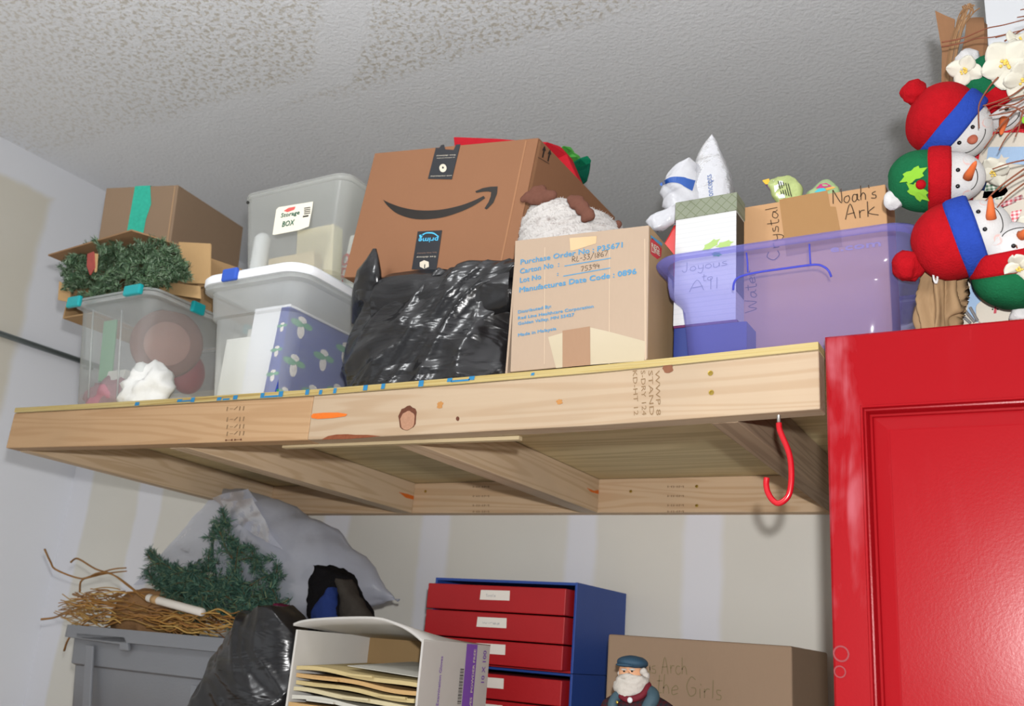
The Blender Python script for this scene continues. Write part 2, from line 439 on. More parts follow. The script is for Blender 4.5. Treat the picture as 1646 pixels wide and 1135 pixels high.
struct(obj('trim_1', MB().box(XL, 2.5, D, YB, 2.348, 2.36), mat('ledge_board', '#cfcabd', .85, .1, .05)))
struct(obj('wall_rear', MB().box(XL - .1, 2.6, YB, YB + .1, 0, ZC), mat('drywall_plain', '#d2cec2', .9, .1, .05)))
struct(obj('wall_left', MB().box(XL - .1, XL, -4.0, YB, 0, ZC), left_mat()))
struct(obj('ceiling', MB().box(XL - .1, 2.6, -4.0, YB + .1, ZC, ZC + .1), ceil_mat()))
struct(obj('floor', MB().box(XL - .1, 2.6, -4.0, D + .1, -.1, 0), mat('concrete', '#c4c1ba', .8, .2, .12, 6, .2, 60)))
struct(obj('wall_right', MB().box(2.5, 2.6, -4.0, YB, 0, ZC), mat('painted_wall', '#d6d4cc', .9, .1, .04)))

# ------------------------------------------------------------------ storage loft
pineX = wood('pine_along', (174, 154, 130), (158, 132, 104), 0)
pineL = wood('pine_left', (177, 145, 110), (160, 125, 90), 0, rings=1.3)
pineY = wood('pine_joist', (205, 182, 154), (177, 150, 116), 1)
pineG = wood('weathered_joist', '#a58f77', '#7f6a55', 1, .75, 1.2)
pineB = wood('pine_ledger', (203, 176, 145), (180, 145, 108), 0, rings=1.2)
plyM = wood('treated_plywood', (222, 205, 162), (184, 166, 124), 0, .8, .6)
def ply_edge():
    s = N('plywood_edge'); co_ = s.coord((.5, 1, 60)); n = s.noise(4, 3, co_, .6, .3)
    c = s.ramp(n, (.3, srgb((120, 92, 52))), (.45, srgb((166, 145, 90))), (.6, srgb((178, 161, 113))), (.75, srgb((146, 126, 78))))
    s.bsdf(c, .8, .2); return s.m
WP = [(-2.3, .0215), (-2.2, .0185), (-1.8, .009), (-1.47, .003), (-1.23, -.002), (-.9, -.0035), (-.64, -.0035), (-.48, -.001), (-.28, .003), (-.2, .004)]
def warp(x):
    for (a, p), (b, q) in zip(WP, WP[1:]):
        if x <= b: return p + (q - p) * max(0, (x - a) / (b - a))
    return WP[-1][1]
ZB, ZJ, ZD = 1.9100, 1.9990, 2.0105
YF, YE = 1.33, D
XE, XR = -2.221, -.283
loft = thing('storage_loft', 'raw pine framed overhead shelf with plywood deck under the ceiling', 'shelf', (-1.25, YF, ZB))
def board_x(x0, x1, y0, y1, z0, z1, wf=1.0, n=24):
    mb = MB(); rings = []
    for i in range(n + 1):
        x = x0 + (x1 - x0) * i / n; d = warp(x) * wf
        rings.append([Vector((x, y0, z0 + d)), Vector((x, y1, z0 + d)), Vector((x, y1, z1 + d)), Vector((x, y0, z1 + d))])
    return mb.loft(rings)
def board_y(x0, x1, y0, y1, z0, z1, n=8):
    mb = MB(); rings = []
    for i in range(n + 1):
        y = y0 + (y1 - y0) * i / n; d = warp((x0 + x1) / 2) * (1 - (y - YF) / (YE - YF))
        rings.append([Vector((x0, y, z0 + d)), Vector((x1, y, z0 + d)), Vector((x1, y, z1 + d)), Vector((x0, y, z1 + d))])
    return mb.loft(rings)
xs = at(499, 670, YF).x
fb1 = obj('front_board', board_x(XE, xs - .001, YF + .0015, YF + .038, ZB, ZJ - .001), pineL, loft, bevel=.002)
fb2 = obj('front_board', board_x(xs + .001, XR, YF, YF + .038, ZB, ZJ - .001), pineX, loft, bevel=.002)
obj('end_board', board_y(XE, XE + .038, YF + .039, D - .04, ZB, ZJ - .001), pineY, loft, bevel=.002)
for x0, x1, mt in ((-1.677, -1.626, pineY), (-1.087, -1.036, pineY), (-.457, -.413, pineG)):
    obj('joist', board_y(x0, x1, YF + .039, D - .04, ZB, ZJ - .001), mt, loft, bevel=.002)
obj('ledger_board', MB().box(XE, XR, D - .039, D - .001, ZB, ZJ - .001), pineB, loft, bevel=.002)
mbd = MB(); rows = []
for j in range(5):
    y = YF - .002 + (D - .002 - YF + .002) * j / 4; k = 1 - j / 4
    rows.append([Vector((XE + .004 + (XR - XE - .004) * i / 30, y, ZJ + warp(XE + (XR - XE) * i / 30) * k)) for i in range(31)])
def sheet(rows, th):
    a = MB(); n = len(rows[0]); mN = len(rows)
    top = [p + Vector((0, 0, th)) for r in rows for p in r]; bot = [p for r in rows for p in r]; o = len(top); F = []
    for j in range(mN - 1):
        for i in range(n - 1):
            q = (j * n + i, j * n + i + 1, (j + 1) * n + i + 1, (j + 1) * n + i); F += [q, tuple(o + t for t in reversed(q))]
    per = [i for i in range(n)] + [(j * n + n - 1) for j in range(1, mN)] + [((mN - 1) * n + i) for i in range(n - 2, -1, -1)] + [j * n for j in range(mN - 2, 0, -1)]
    for a_, b_ in zip(per, per[1:] + per[:1]): F.append((a_, b_, o + b_, o + a_))
    return a.add(top + bot, F)
deck = obj('plywood_deck', sheet(rows, ZD - ZJ), plyM, loft)
me_ = deck.data; me_.materials.append(ply_edge())
for p in me_.polygons:
    if abs(p.normal.z) < .3: p.material_index = 1
# lath strip nailed under the front board
a0, a1 = at(455, 714, YF + .04), at(835, 703, YF + .04)
obj('lath_strip', MB().hexa([(a0.x, YF + .0385, ZB - .0055 + warp(a0.x)), (a1.x, YF + .0385, ZB - .0075 + warp(a1.x)), (a1.x, YF + .05, ZB - .0075 + warp(a1.x)), (a0.x, YF + .05, ZB - .0055 + warp(a0.x)),
    (a0.x, YF + .0385, ZB - .0008 + warp(a0.x)), (a1.x, YF + .0385, ZB - .0008 + warp(a1.x)), (a1.x, YF + .05, ZB - .0008 + warp(a1.x)), (a0.x, YF + .05, ZB - .0008 + warp(a0.x))]), wood('lath_wood', (190, 172, 138), (160, 140, 104), 0), loft)
YM = YF - .0007
def ell(px, py, rx, ry, y, n=20, rot=0, wob=.0, seed=1):
    rnd = random.Random(seed); o = []
    for k in range(n):
        t = 2 * math.pi * k / n; r = 1 + rnd.uniform(-wob, wob); a, b = rx * math.cos(t) * r, ry * math.sin(t) * r
        o.append(at(px + a * math.cos(rot) - b * math.sin(rot), py + a * math.sin(rot) + b * math.cos(rot), y))
    return o
kd = mat('knot_dark', (92, 54, 38), .6, .2, .35, 200); kl = mat('knot_core', (160, 120, 96), .6, .2, .25, 300); ko = mat('resin_spot', (170, 120, 68), .6, .2, .2, 200)
T = Vector((0, .0006, 0))
decal('knot', ell(655, 672, 14.5, 20, YM, rot=.2, wob=.08), kd, fb2, T); decal('knot_core', ell(655, 676, 11.5, 15.5, YM - .0005, rot=.2, wob=.06), kl, fb2, T)
decal('knot', ell(735.5, 673, 2.6, 3.6, YM), kd, fb2, T); decal('knot', ell(707, 651, 4.5, 6, YM, rot=.4, wob=.2), ko, fb2, T)
decal('knot', ell(1073.5, 592.5, 8.5, 7.2, YM, wob=.1), mat('knot_red', (120, 78, 56), .6, .2, .3, 200), fb2, T)
decal('knot', ell(899, 646, 5, 4, YM, wob=.2), ko, fb2, T)
decal('bark_patch', [at(*p, YM) for p in ((517, 706.6), (527, 701), (540, 698.5), (558, 698), (572, 699), (590, 699), (611, 701), (585, 703.8), (560, 705.6))], mat('bark', '#7a4630', .8, .1, .3, 150), fb2, T)
og = mat('orange_crayon', (208, 106, 38), .6, .2, .15, 200)
decal('crayon_mark', [at(*p, YM - .0004) for p in ((500, 669), (503, 665), (520, 663.4), (543, 663.2), (558, 665.5), (555, 669), (535, 672), (510, 673.5), (501, 672))], og, fb2, T)
for c, px, py in ((0, 655, 798), (0, 958, 791)):
    jx = atz(px, py, 1.945); X = (-1.626 if px < 800 else -1.036) + .0006
    P = [atx(a, b, X) for a, b in (((641, 791), (655, 794), (667, 798), (667, 804), (652, 800)) if px < 800 else ((943, 784), (955, 789), (966, 789), (966, 796), (950, 791)))]
    for q in P: q.y = min(q.y, 2.2125)
    decal('crayon_mark', P, og, loft)
ink = mat('stamp_ink', (128, 104, 78), .8, .1, .3, 300)
ST = text_mesh('STUD 19 HT'); 
for px, tx in ((1013, 'KD-HT 12'), (1026, 'S-DRY 124'), (1038, 'STAND'), (1049, 'WWP 8')):
    text(tx, at(px + 4, 596, YM), at(px + 6, 668, YM), .0075, ink, fb2, up=(1, 0, 0), name='mill_stamp')
for py in (655, 672, 684, 695):
    text('|-/||', at(364, py + 4, YM + .0015), at(392, py + 3, YM + .0015), .007, ink, fb1, name='mill_stamp')
text('HH', at(362, 709, YM + .0015), at(388, 708, YM + .0015), .003, kd, fb1, name='mill_stamp', bold=.0006)
for px in (760, 1073):
    for py in (782, 797, 812, 822):
        text('HHM', at(px, py + 2, D - .0397), at(px + 26, py + 2, D - .0397), .005, ink, loft, name='mill_stamp')
brass = mat('brass', '#b59a4a', .3, .5, .1, Metallic=.9)
def screw(p, r, n):
    M = Matrix.Translation(p) @ Vector(n).to_track_quat('Z', 'Y').to_matrix().to_4x4()
    so = obj('screw', MB().lathe([(r * .5, -.003), (r, .0002), (r, .0009), (r * .55, .0011), (r * .45, .0003)], 12, M), brass, loft, smooth=False)
screw(at(1142, 600, YF - .0002), .0042, (0, -1, 0)); screw(at(1143.5, 631, YF - .0002), .0042, (0, -1, 0))
for q in ((1120, 782), (1120, 813), (1014, 790), (684, 790)): screw(at(*q, D - .0393), .004, (0, -1, 0))
for px, py in ((322, 812),): decal('knot', ell(px, py - 14, 4, 4, 2.0), kd, loft, T) if False else None
bl = mat('blue_print', (44, 116, 160), .7, .2, .12, 90)
YP = YF - .0031
def pe(px, f):                 # point on the plywood edge, f = 0 bottom .. 1 top
    x = at(px, 640, YP).x
    for _ in range(4):
        z = ZJ + warp(x) + f * (ZD - ZJ); d = Vector((x, YP, z)) - CAM
        u = 823 + FPX * d.dot(RX) / d.dot(FW); x += (px - u) * d.dot(FW) / FPX / .87
    return Vector((x, YP, ZJ + warp(x) + f * (ZD - ZJ)))
for segs in ([(216, 0, 223, .7)], [(284, .2, 292, .7), (292, .2, 306, .45), (306, 0, 312, .9)], [(348, 0, 355, .6), (357, 0, 368, .3), (374, 0, 381, .8)], [(418, 0, 424, .9), (424, 0, 446, .35), (447, 0, 454, 1)],
             [(490, .1, 496, 1)], [(512, 0, 517, .8), (535, 0, 540, .9)], [(583, .1, 590, 1), (612, .1, 618, 1)], [(672, 0, 680, 1)], [(718, .4, 726, 1), (724, .3, 754, .6), (753, .4, 762, 1)], [(853, .3, 858, .7)]):
    for (a, f0, b, f1) in segs:
        decal('print_mark', [pe(a, f0), pe(b, f0), pe(b + 1.5, f1), pe(a + 1.5, f1)], bl, deck)

# ------------------------------------------------------------------ red hook
hk = thing('screw_hook', 'red coated utility hook screwed under the front pine board', 'hook', at(1252, 670, YF + .018))
hp = [at(*p, YF + .018) for p in ((1251.5, 664), (1252, 680), (1253, 690), (1258, 703), (1265, 719), (1270, 736), (1272, 757), (1271.5, 778), (1268, 795), (1260, 805), (1250, 809), (1241, 803), (1234, 791), (1231.5, 778), (1232.5, 768))]
rg = []
obj('hook_bar', MB().tube(cat(hp[1:], 6), lambda t: .0043, 14), mat('red_vinyl', (178, 16, 30), .25, .5, .05), hk, smooth=True)
obj('screw_shank', MB().tube([hp[0] + Vector((0, 0, .02)), hp[0], hp[1]], .0026, 10), mat('zinc', '#b7b7b2', .35, .5, .1, Metallic=.8), hk, smooth=True)

# ------------------------------------------------------------------ metal rod on the left wall
rd = thing('closet_rod', 'grey metal rod running along the left wall', 'rod', (XL + .03, 1.85, 2.495))
steel = mat('galvanised', '#7d8686', .4, .5, .1, 30, Metallic=.5)
obj('rod', MB().tube([(XL + .03, .9, 2.495), (XL + .03, D - .002, 2.495)], .0105, 14), steel, rd, smooth=True)
for y in (1.05, 2.2): obj('rod_bracket', MB().box(XL + .001, XL + .034, y - .012, y + .012, 2.475, 2.485), steel, rd, bevel=.002)

# ------------------------------------------------------------------ cardboard helpers
def card(name, col, var=.07):
    if name in CACHE: return CACHE[name]
    s = N(name); c = srgb(col); d = tuple(x * (1 - var) for x in c[:3]) + (1,); e = tuple(min(1, x * (1 + var)) for x in c[:3]) + (1,)
    fib = s.noise(220, 3, s.coord((1, 1, .25)), .6); big = s.noise(6, 4)
    cc = s.mix(s.math('ADD', s.math('MULTIPLY', fib, .5), s.math('MULTIPLY', big, .5)), d, e)
    cor = s.math('SINE', s.math('MULTIPLY', s.n('ShaderNodeSeparateXYZ').outputs[0], 1.0))
    s.bsdf(cc, .8, .18, s.bump(s.noise(14, 3), .12, .012)); CACHE[name] = s.m; return s.m
CW = .004

# ---- clear tubs
def tub(root, x0, x1, y0, y1, z0, z1, mt, tx=.03, ty=.03, r=.03, rim=.012, step=.0, name='tub_body', lip=.008, n=5, shoulder=None):
    """single moulded shell: floor, tapering wall, rolled rim"""
    R = []
    def ring(t, gx=0, z=None):
        ix = tx * (1 - t) - gx; iy = ty * (1 - t) - gx; return rrect(x0 + ix, x1 - ix, y0 + iy, y1 - iy, max(.004, r * (.8 + .2 * t)), z0 + (z1 - z0) * t if z is None else z, n)
    R.append(ring(0, -.012, z0)); R.append(ring(0, -.004, z0 + .003)); R.append(ring(0.03, 0))
    sh = shoulder if shoulder else .82
    R.append(ring(sh - .03, -step)); R.append(ring(sh, -step)); R.append(ring(sh + .015, 0)); R.append(ring(.95, 0))
    R.append(ring(.955, rim * .7)); R.append(ring(.962, rim)); R.append(ring(.995, rim)); R.append(ring(1.0, rim * .7)); R.append(ring(1.0, 0)); R.append(ring(.985, -.002))
    mb = MB(); mb.loft(R, True, False); return obj(name, mb, mt, root, smooth=False, fixn=True)
def smooth_by_angle(o, a=40):
    me = o.data; me.polygons.foreach_set('use_smooth', [True] * len(me.polygons))
    b = bmesh.new(); b.from_mesh(me)
    for e in b.edges:
        if len(e.link_faces) == 2 and e.calc_face_angle(0) > math.radians(a): e.smooth = False
    b.to_mesh(me); b.free()

clearA = clear('clear_plastic', '#fafbfb', '#e9eded', .27, .18, .8)
clearB = clear('frosted_plastic', '#f8f9f9', '#e6e9e8', .30, .22, .7)
clearC = clear('smoky_plastic', '#fafbfa', '#e2e4e1', .30, .25, .7)
DZ = lambda x: ZD + warp(x)

# tub A (far left)
ta = thing('storage_tub', 'clear plastic tub with teal clips at the left end of the loft', 'tub', (-2.0, 1.55, DZ(-2.0)))
o = tub(ta, -2.132, -1.85, 1.375, 1.76, DZ(-2) + .001, 2.312, clearA, .035, .03, .03); smooth_by_angle(o)
ribs = MB()
for px in (150, 196): 
    a, b = at(px, 498, 1.378), at(px - 8, 640, 1.4); ribs.tube([a, b], .0025, 6)
obj('tub_rib', ribs, clearB, ta, smooth=True)
lidA = MB(); lidA.loft([rrect(-2.146, -1.838, 1.362, 1.772, .035, 2.3135), rrect(-2.146, -1.838, 1.362, 1.772, .035, 2.319), rrect(-2.13, -1.854, 1.378, 1.756, .03, 2.322)])
obj('tub_lid', lidA, clear('clear_lid', '#f6f8f8', '#e0e6e6', .40), ta)
teal = mat('teal_plastic', '#149aa0', .35, .45, .06)
obj('lid_clip', MB().box(-2.15, -2.10, 1.352, 1.364, 2.296, 2.325), teal, ta, bevel=.004)
obj('lid_clip', MB().box(-1.93, -1.87, 1.350, 1.364, 2.300, 2.326), teal, ta, bevel=.004)
for y0 in (1.48, 1.66): obj('lid_clip', MB().box(-1.839, -1.826, y0, y0 + .04, 2.296, 2.325), teal, ta, bevel=.004)
# what lies in tub A
def lump(name, label, ct, c, r, mt, amp=.25, fr=18, seed=0, group=None):
    mb = MB(); mb.ball(c, r, 36, 22)
    cv = Vector(c)
    mb.disp(lambda p, n: n * (min(r) * amp * (ridged(p + Vector((seed, 0, 0)), fr, 2) * .5)))
    zmin = c[2] - r[2]
    for v in mb.v: v.z = max(v.z, zmin + .0)
    return tag(obj(name, mb, mt, None, smooth=True), label, ct, group)
zA = DZ(-2) + .006
pt = thing('clay_pot', 'brownish pink round pot lid seen through the leftmost clear tub', 'pot', (-1.93, 1.56, zA))
pc_ = at(268, 553, 1.52); Mp = Matrix.Translation(pc_) @ (CAM - pc_ + Vector((.3, 0, .2))).to_track_quat('Z', 'Y').to_matrix().to_4x4()
terr = mat('terracotta', (158, 116, 104), .85, .12, .12, 14)
obj('pot_body', MB().lathe([(.05, -.05), (.078, -.012), (.084, .0), (.084, .008), (.079, .012), (.06, .010), (.057, .004), (.02, .003), (.0005, .003)], 44, Mp), terr, pt, smooth=False)
obj('pot_rim', MB().lathe([(.0565, .0095), (.062, .0125), (.0885, .002), (.0885, .010), (.0835, .0135), (.064, .0132), (.058, .011)], 44, Mp, False), mat('terracotta_dark', (118, 80, 70), .85, .12, .12, 14), pt, smooth=True)
lump('white_cloth', 'white crumpled cloth low at the right inside the leftmost tub', 'cloth', (-1.882, 1.435, zA + .05), (.055, .03, .05), mat('white_cloth', '#d9d9d6', .9, .1, .06, 30, .3, 90), 1.3, 26)
lump('ornament', 'crimson glittery ornament at the right edge of the leftmost tub', 'ornament', (-1.968, 1.62, 2.185), (.03, .05, .055), mat('crimson_glitter', '#a01832', .35, .6, .35, 300, .4, 500), .05)
lump('pink_cloth', 'dusky pink cloth on the floor of the leftmost clear tub', 'cloth', (-2.005, 1.47, zA + .04), (.085, .05, .04), mat('pink_cloth', '#ad8088', .9, .1, .15, 24, .3, 80), 1.1, 22)
def slant(name, label, ct, x0, x1, y0, y1, z0, z1, mt, lean=0, group=None, bevel=.002):
    mb = MB().hexa([(x0, y0, z0), (x1, y0, z0), (x1, y1, z0), (x0, y1, z0), (x0 + lean, y0, z1), (x1 + lean, y0, z1), (x1 + lean, y1, z1), (x0 + lean, y1, z1)])
    return tag(obj(name, mb, mt, None, bevel=bevel), label, ct, group)
slant('green_folder', 'pale green folded paper standing inside the leftmost clear tub', 'paper', -2.065, -2.015, 1.43, 1.436, zA + .085, zA + .25, mat('green_paper', '#7fae8d', .8, .1), -.03)
slant('white_box', 'small white carton lying among cloths in the leftmost tub', 'box', -2.03, -1.965, 1.425, 1.47, zA + .082, zA + .108, mat('white_card', '#dcdcd6', .8, .15, .04), .005)
lump('green_ribbon', 'bright green ribbon coil at the base of the leftmost tub', 'ribbon', (-1.98, 1.435, zA + .018), (.03, .012, .016), mat('green_ribbon', '#68b487', .6, .2), .3, 40)

# tub B
tb = thing('storage_tub', 'clear plastic tub with white lid beside the black garbage bag', 'tub', (-1.53, 1.56, DZ(-1.5)))
o = tub(tb, -1.672, -1.376, 1.376, 1.76, DZ(-1.5) + .001, 2.296, clearB, .045, .03, .045, shoulder=.72, step=.006); smooth_by_angle(o)
whp = mat('white_plastic', '#e8ebf0', .4, .4, .03)
L = [rrect(-1.69, -1.36, 1.358, 1.778, .06, z, 8) for z in (2.296,)]
lid = MB(); lid.loft([rrect(-1.688, -1.362, 1.36, 1.776, .06, 2.2965, 8), rrect(-1.69, -1.36, 1.358, 1.778, .06, 2.300, 8), rrect(-1.69, -1.36, 1.358, 1.778, .06, 2.312, 8), rrect(-1.684, -1.366, 1.364, 1.772, .055, 2.319, 8), rrect(-1.66, -1.39, 1.39, 1.75, .04, 2.319, 8), rrect(-1.655, -1.395, 1.395, 1.745, .04, 2.312, 8)])
o = obj('tub_lid', lid, whp, tb); smooth_by_angle(o)
bx = at(372, 440, 1.357)
obj('lid_clip', MB().box(bx.x - .024, bx.x + .022, 1.350, 1.36, 2.292, 2.3225), mat('blue_plastic', '#2f55b5', .35, .4, .05), tb, bevel=.004)
zB = DZ(-1.5) + .006
c0, c1 = at(343, 632, 1.44), at(408, 540, 1.44)
ab = thing('photo_album', 'white album standing upright in the white lidded tub', 'album', ((c0.x + c1.x) / 2, 1.45, zB))
obj('cover', MB().box(c0.x + .012, c1.x - .006, 1.44, 1.443, zB, c1.z), mat('album_white', '#ecebe4', .6, .3, .03), ab, bevel=.001)
obj('pages', MB().box(c0.x + .014, c1.x - .008, 1.4435, 1.466, zB + .003, c1.z - .004), mat('paper_edge', '#cfcbbb', .9, .1, .1, 90), ab)
obj('cover', MB().box(c0.x + .012, c1.x - .006, 1.4665, 1.469, zB, c1.z), CACHE['album_white'], ab, bevel=.001)
slant('white_carton', 'tall white carton behind the album inside the white lidded tub', 'carton', c0.x + .01, c1.x + .02, 1.50, 1.56, zB, zB + .215, mat('carton_grey', '#d5d3ca', .8, .1, .04))
g0, g1 = at(436, 630, 1.43), at(520, 500, 1.43)
gb = thing('gift_box', 'white box wrapped in blue snowman paper inside the white lidded tub', 'gift box', ((g0.x + g1.x) / 2, 1.45, zB))
GX0, GX1 = -1.513, -1.428
obj('box_body', MB().box(-1.535, GX1, 1.412, 1.66, zB, zB + .222), mat('gift_white', '#e6e6ea', .6, .25, .03), gb, bevel=.002)
blu = mat('wrap_blue', (20, 52, 148), .45, .35, .2, 60)
obj('wrapping_paper', MB().add([(-1.466, 1.4112, zB + .002), (GX1 + .0006, 1.4112, zB + .002), (GX1 + .0006, 1.4112, zB + .215), (-1.452, 1.4112, zB + .215)], [(0, 1, 2, 3)]), blu, gb, fixn=False)
obj('wrapping_paper', MB().add([(GX1 + .0008, 1.4112, zB + .002), (GX1 + .0008, 1.66, zB + .002), (GX1 + .0008, 1.66, zB + .215), (GX1 + .0008, 1.4112, zB + .215)], [(0, 1, 2, 3)]), blu, gb, fixn=False)
wsn = mat('print_white', '#e4dcd6', .5, .3, .1, 80); gsn = mat('print_green', '#3f9a6b', .5, .3, .15, 80)
def motif(c, u, v, k):
    c, u, v = Vector(c), Vector(u), Vector(v); nn = u.cross(v)
    def el(cx, cy, rx, ry, lift=1): return [c + u * (cx + rx * math.cos(2 * math.pi * i / 12)) * k + v * (cy + ry * math.sin(2 * math.pi * i / 12)) * k + nn * (.0004 * lift) for i in range(12)]
    decal('printed_motif', el(0, .45, .5, .28), wsn, gb); decal('printed_motif', el(0, -.5, .42, .6), wsn, gb)
    decal('printed_motif', el(-.55, .05, .75, .28, 2), gsn, gb); decal('printed_motif', el(.7, .1, .55, .26, 2), gsn, gb)
for y, z, k in ((1.455, .185, .028), (1.54, .135, .028), (1.45, .095, .028), (1.52, .045, .028), (1.60, .07, .028), (1.435, .022, .02), (1.61, .175, .028)):
    motif((GX1 + .0008, y, zB + z), (0, 1, 0), (0, 0, 1), k)
for x, z, k in ((-1.446, .06, .015), (-1.441, .17, .012), (-1.446, .115, .014)): motif((x, 1.4112, zB + z), (1, 0, 0), (0, 0, 1), k)

# storage box C on tub B
tc = thing('storage_box', 'smoky clear plastic box with printed label on the white tub lid', 'box', (-1.48, 1.58, 2.32))
o = tub(tc, -1.648, -1.322, 1.415, 1.76, 2.3195, 2.545, clearC, .028, .025, .035, shoulder=.9, rim=.002); smooth_by_angle(o)
tl = MB(); tl.loft([rrect(-1.649, -1.321, 1.414, 1.761, .036, 2.5455), rrect(-1.649, -1.321, 1.414, 1.761, .036, 2.550), rrect(-1.643, -1.327, 1.42, 1.755, .032, 2.5525)])
o = obj('box_lid', tl, clearC, tc); smooth_by_angle(o)
obj('handle_hole', MB().lathe([(.004, 0), (.004, .003)], 12, Matrix.Translation(at(399, 326, 1.4165)) @ Matrix.Rotation(math.pi / 2, 4, 'X')), mat('dark_hole', '#2c2c2a', .8), tc)
YL = 1.4165
lq = [at(*p, YL) for p in ((438, 377), (444, 337), (448, 333), (503, 324), (502, 333), (496, 364), (480, 370), (441, 377.5))]
lb = decal('printed_label', lq, mat('label_cream', '#e6e0cf', .5, .3, .04), tc, Vector((0, .0008, 0)))
dg = mat('print_dark_green', '#1f5c46', .6); rp = mat('print_red', '#cf5a56', .6, .3, .1); bk = mat('print_black', '#2b2926', .6, .2, .1)
text('Storage', at(451, 350, YL - .0006), at(481, 344.5, YL - .0006), .0105, dg, lb, shear=.1, bold=.0006)
text('BOX', at(453, 365, YL - .0006), at(472, 361.5, YL - .0006), .0135, dg, lb, shear=.1, bold=.0007)
decal('print_patch', [at(*p, YL - .0006) for p in ((456, 339), (464, 334), (475, 332), (473, 337), (462, 341))], rp, lb)
for i in range(4): decal('print_bar', [at(489, 334 + 3 * i, YL - .0006), at(499, 332.5 + 3 * i, YL - .0006), at(498.6, 334 + 3 * i, YL - .0006), at(488.6, 335.6 + 3 * i, YL - .0006)], bk, lb)
decal('print_bar', [at(487, 347, YL - .0006), at(496, 345.5, YL - .0006), at(495.5, 348, YL - .0006), at(486.5, 349.5, YL - .0006)], bk, lb)
bar_ = MB()
zC = 2.324
can = thing('foam_roll', 'white ribbed roll at left inside the smoky storage box', 'roll', (-1.57, 1.47, zC))
cc_ = at(427, 375, 1.47)
prof = [(.018, 0)]
for i in range(14): prof += [(.021, .006 + i * .009), (.0185, .0105 + i * .009)]
prof += [(.012, .136)]
obj('roll_body', MB().lathe(prof, 20, Matrix.Translation((cc_.x, 1.465, zC))), mat('white_roll', '#dcdedf', .5, .4, .03), can, smooth=True)
bei = mat('beige_card', '#bfae8b', .8, .1, .08, 12)
slant('beige_carton', 'flat beige carton leaning under the label in the smoky box', 'carton', at(448, 420, 1.5).x, at(520, 420, 1.5).x, 1.475, 1.50, zC, zC + .075, bei, -.01)
slant('cream_carton', 'slanted cream carton in the middle of the smoky storage box', 'carton', at(487, 420, 1.53).x, at(545, 420, 1.53).x, 1.515, 1.55, zC, zC + .16, mat('cream_card', '#cfc4a0', .8, .1, .08, 12), -.02)
lc = slant('white_carton', 'white carton with red lettering at right inside the smoky box', 'carton', at(550, 430, 1.58).x, at(582, 430, 1.58).x, 1.575, 1.62, zC, zC + .155, CACHE['white_card'], .015)
text('CHO', Vector((lc.data.vertices[0].co)) + Vector((.012, -.0012, .012)), Vector((lc.data.vertices[0].co)) + Vector((.026, -.0012, .105)), .022, rp, lc, up=(-1, 0, 0), bold=.001)
lump('teal_cloth', 'teal cloth tucked at right end of the smoky storage box', 'cloth', (-1.37, 1.60, zC + .12), (.03, .05, .12), mat('teal_cloth', '#2f8f8a', .9, .1), .15, 20)

# ---- garland box
gk = card('kraft_box', (166, 134, 96)); gk2 = card('kraft_tan', (186, 152, 108)); gkd = card('kraft_brown', (144, 112, 82))
gbx = thing('open_carton', 'open kraft carton on its side holding greenery on a clear tub', 'carton', (-2.03, 1.6, 2.324))
X0, X1, Y0, Y1, Z0, Z1 = -2.32, -1.90, 1.46, 1.80, 2.3235, 2.478
obj('bottom_panel', MB().box(X0, X1, Y0, Y1, Z0, Z0 + CW), gk, gbx); obj('top_panel', MB().box(X0, X1, Y0, Y1, Z1 - CW, Z1), gkd, gbx)
obj('side_panel', MB().box(X0, X0 + CW, Y0, Y1, Z0 + CW, Z1 - CW), gk, gbx); obj('side_panel', MB().box(X1 - CW, X1, Y0, Y1, Z0 + CW, Z1 - CW), gk, gbx)
obj('back_panel', MB().box(X0, X1, Y1, Y1 + CW, Z0, Z1), gk, gbx)
f0, f1, f2 = atz(77, 411, 2.478), atz(211, 371, 2.485), Vector((X1, Y0, Z1 - .002))
obj('top_flap', MB().slab([f0, f1, f2, (X0, Y0, Z1 - .002)], (0, 0, .004)), gkd, gbx)
p = [at(95, 452, 1.455), at(113, 462, 1.458), at(113, 486, 1.458), at(93, 482, 1.455)]
obj('left_flap', MB().slab(p, (0, .004, 0)), gk2, gbx)
p = [at(287, 389, 1.452), at(338, 391.6, 1.45), at(337, 456, 1.45), at(300, 455, 1.452)]
obj('right_flap', MB().slab(p, (0, .004, 0)), gk2, gbx)
p = [at(330, 412, 1.50), at(386, 434, 1.62), at(340, 447, 1.50)]
obj('inner_flap', MB().slab([at(318, 408, 1.47), at(388, 432, 1.60), at(386, 442, 1.60), at(318, 462, 1.47)], (0, .004, 0)), gk, gbx)
p = [at(262, 455, 1.40), at(323, 462, 1.40), at(322, 482, 1.41), at(262, 474, 1.41)]
obj('front_flap', MB().slab([at(256, 452, 1.452), at(321, 460, 1.448), at(322, 480, 1.44), at(256, 470, 1.445)], (0, .003, 0)), gk2, gbx)
ga = thing('garland', 'dark green artificial garland stuffed into the open carton', 'garland', (-2.08, 1.45, 2.34))
def inpoly(x, y, P):
    r = False
    for (a, b), (c_, d_) in zip(P, P[1:] + P[:1]):
        if (b > y) != (d_ > y) and x < (c_ - a) * (y - b) / (d_ - b) + a: r = not r
    return r
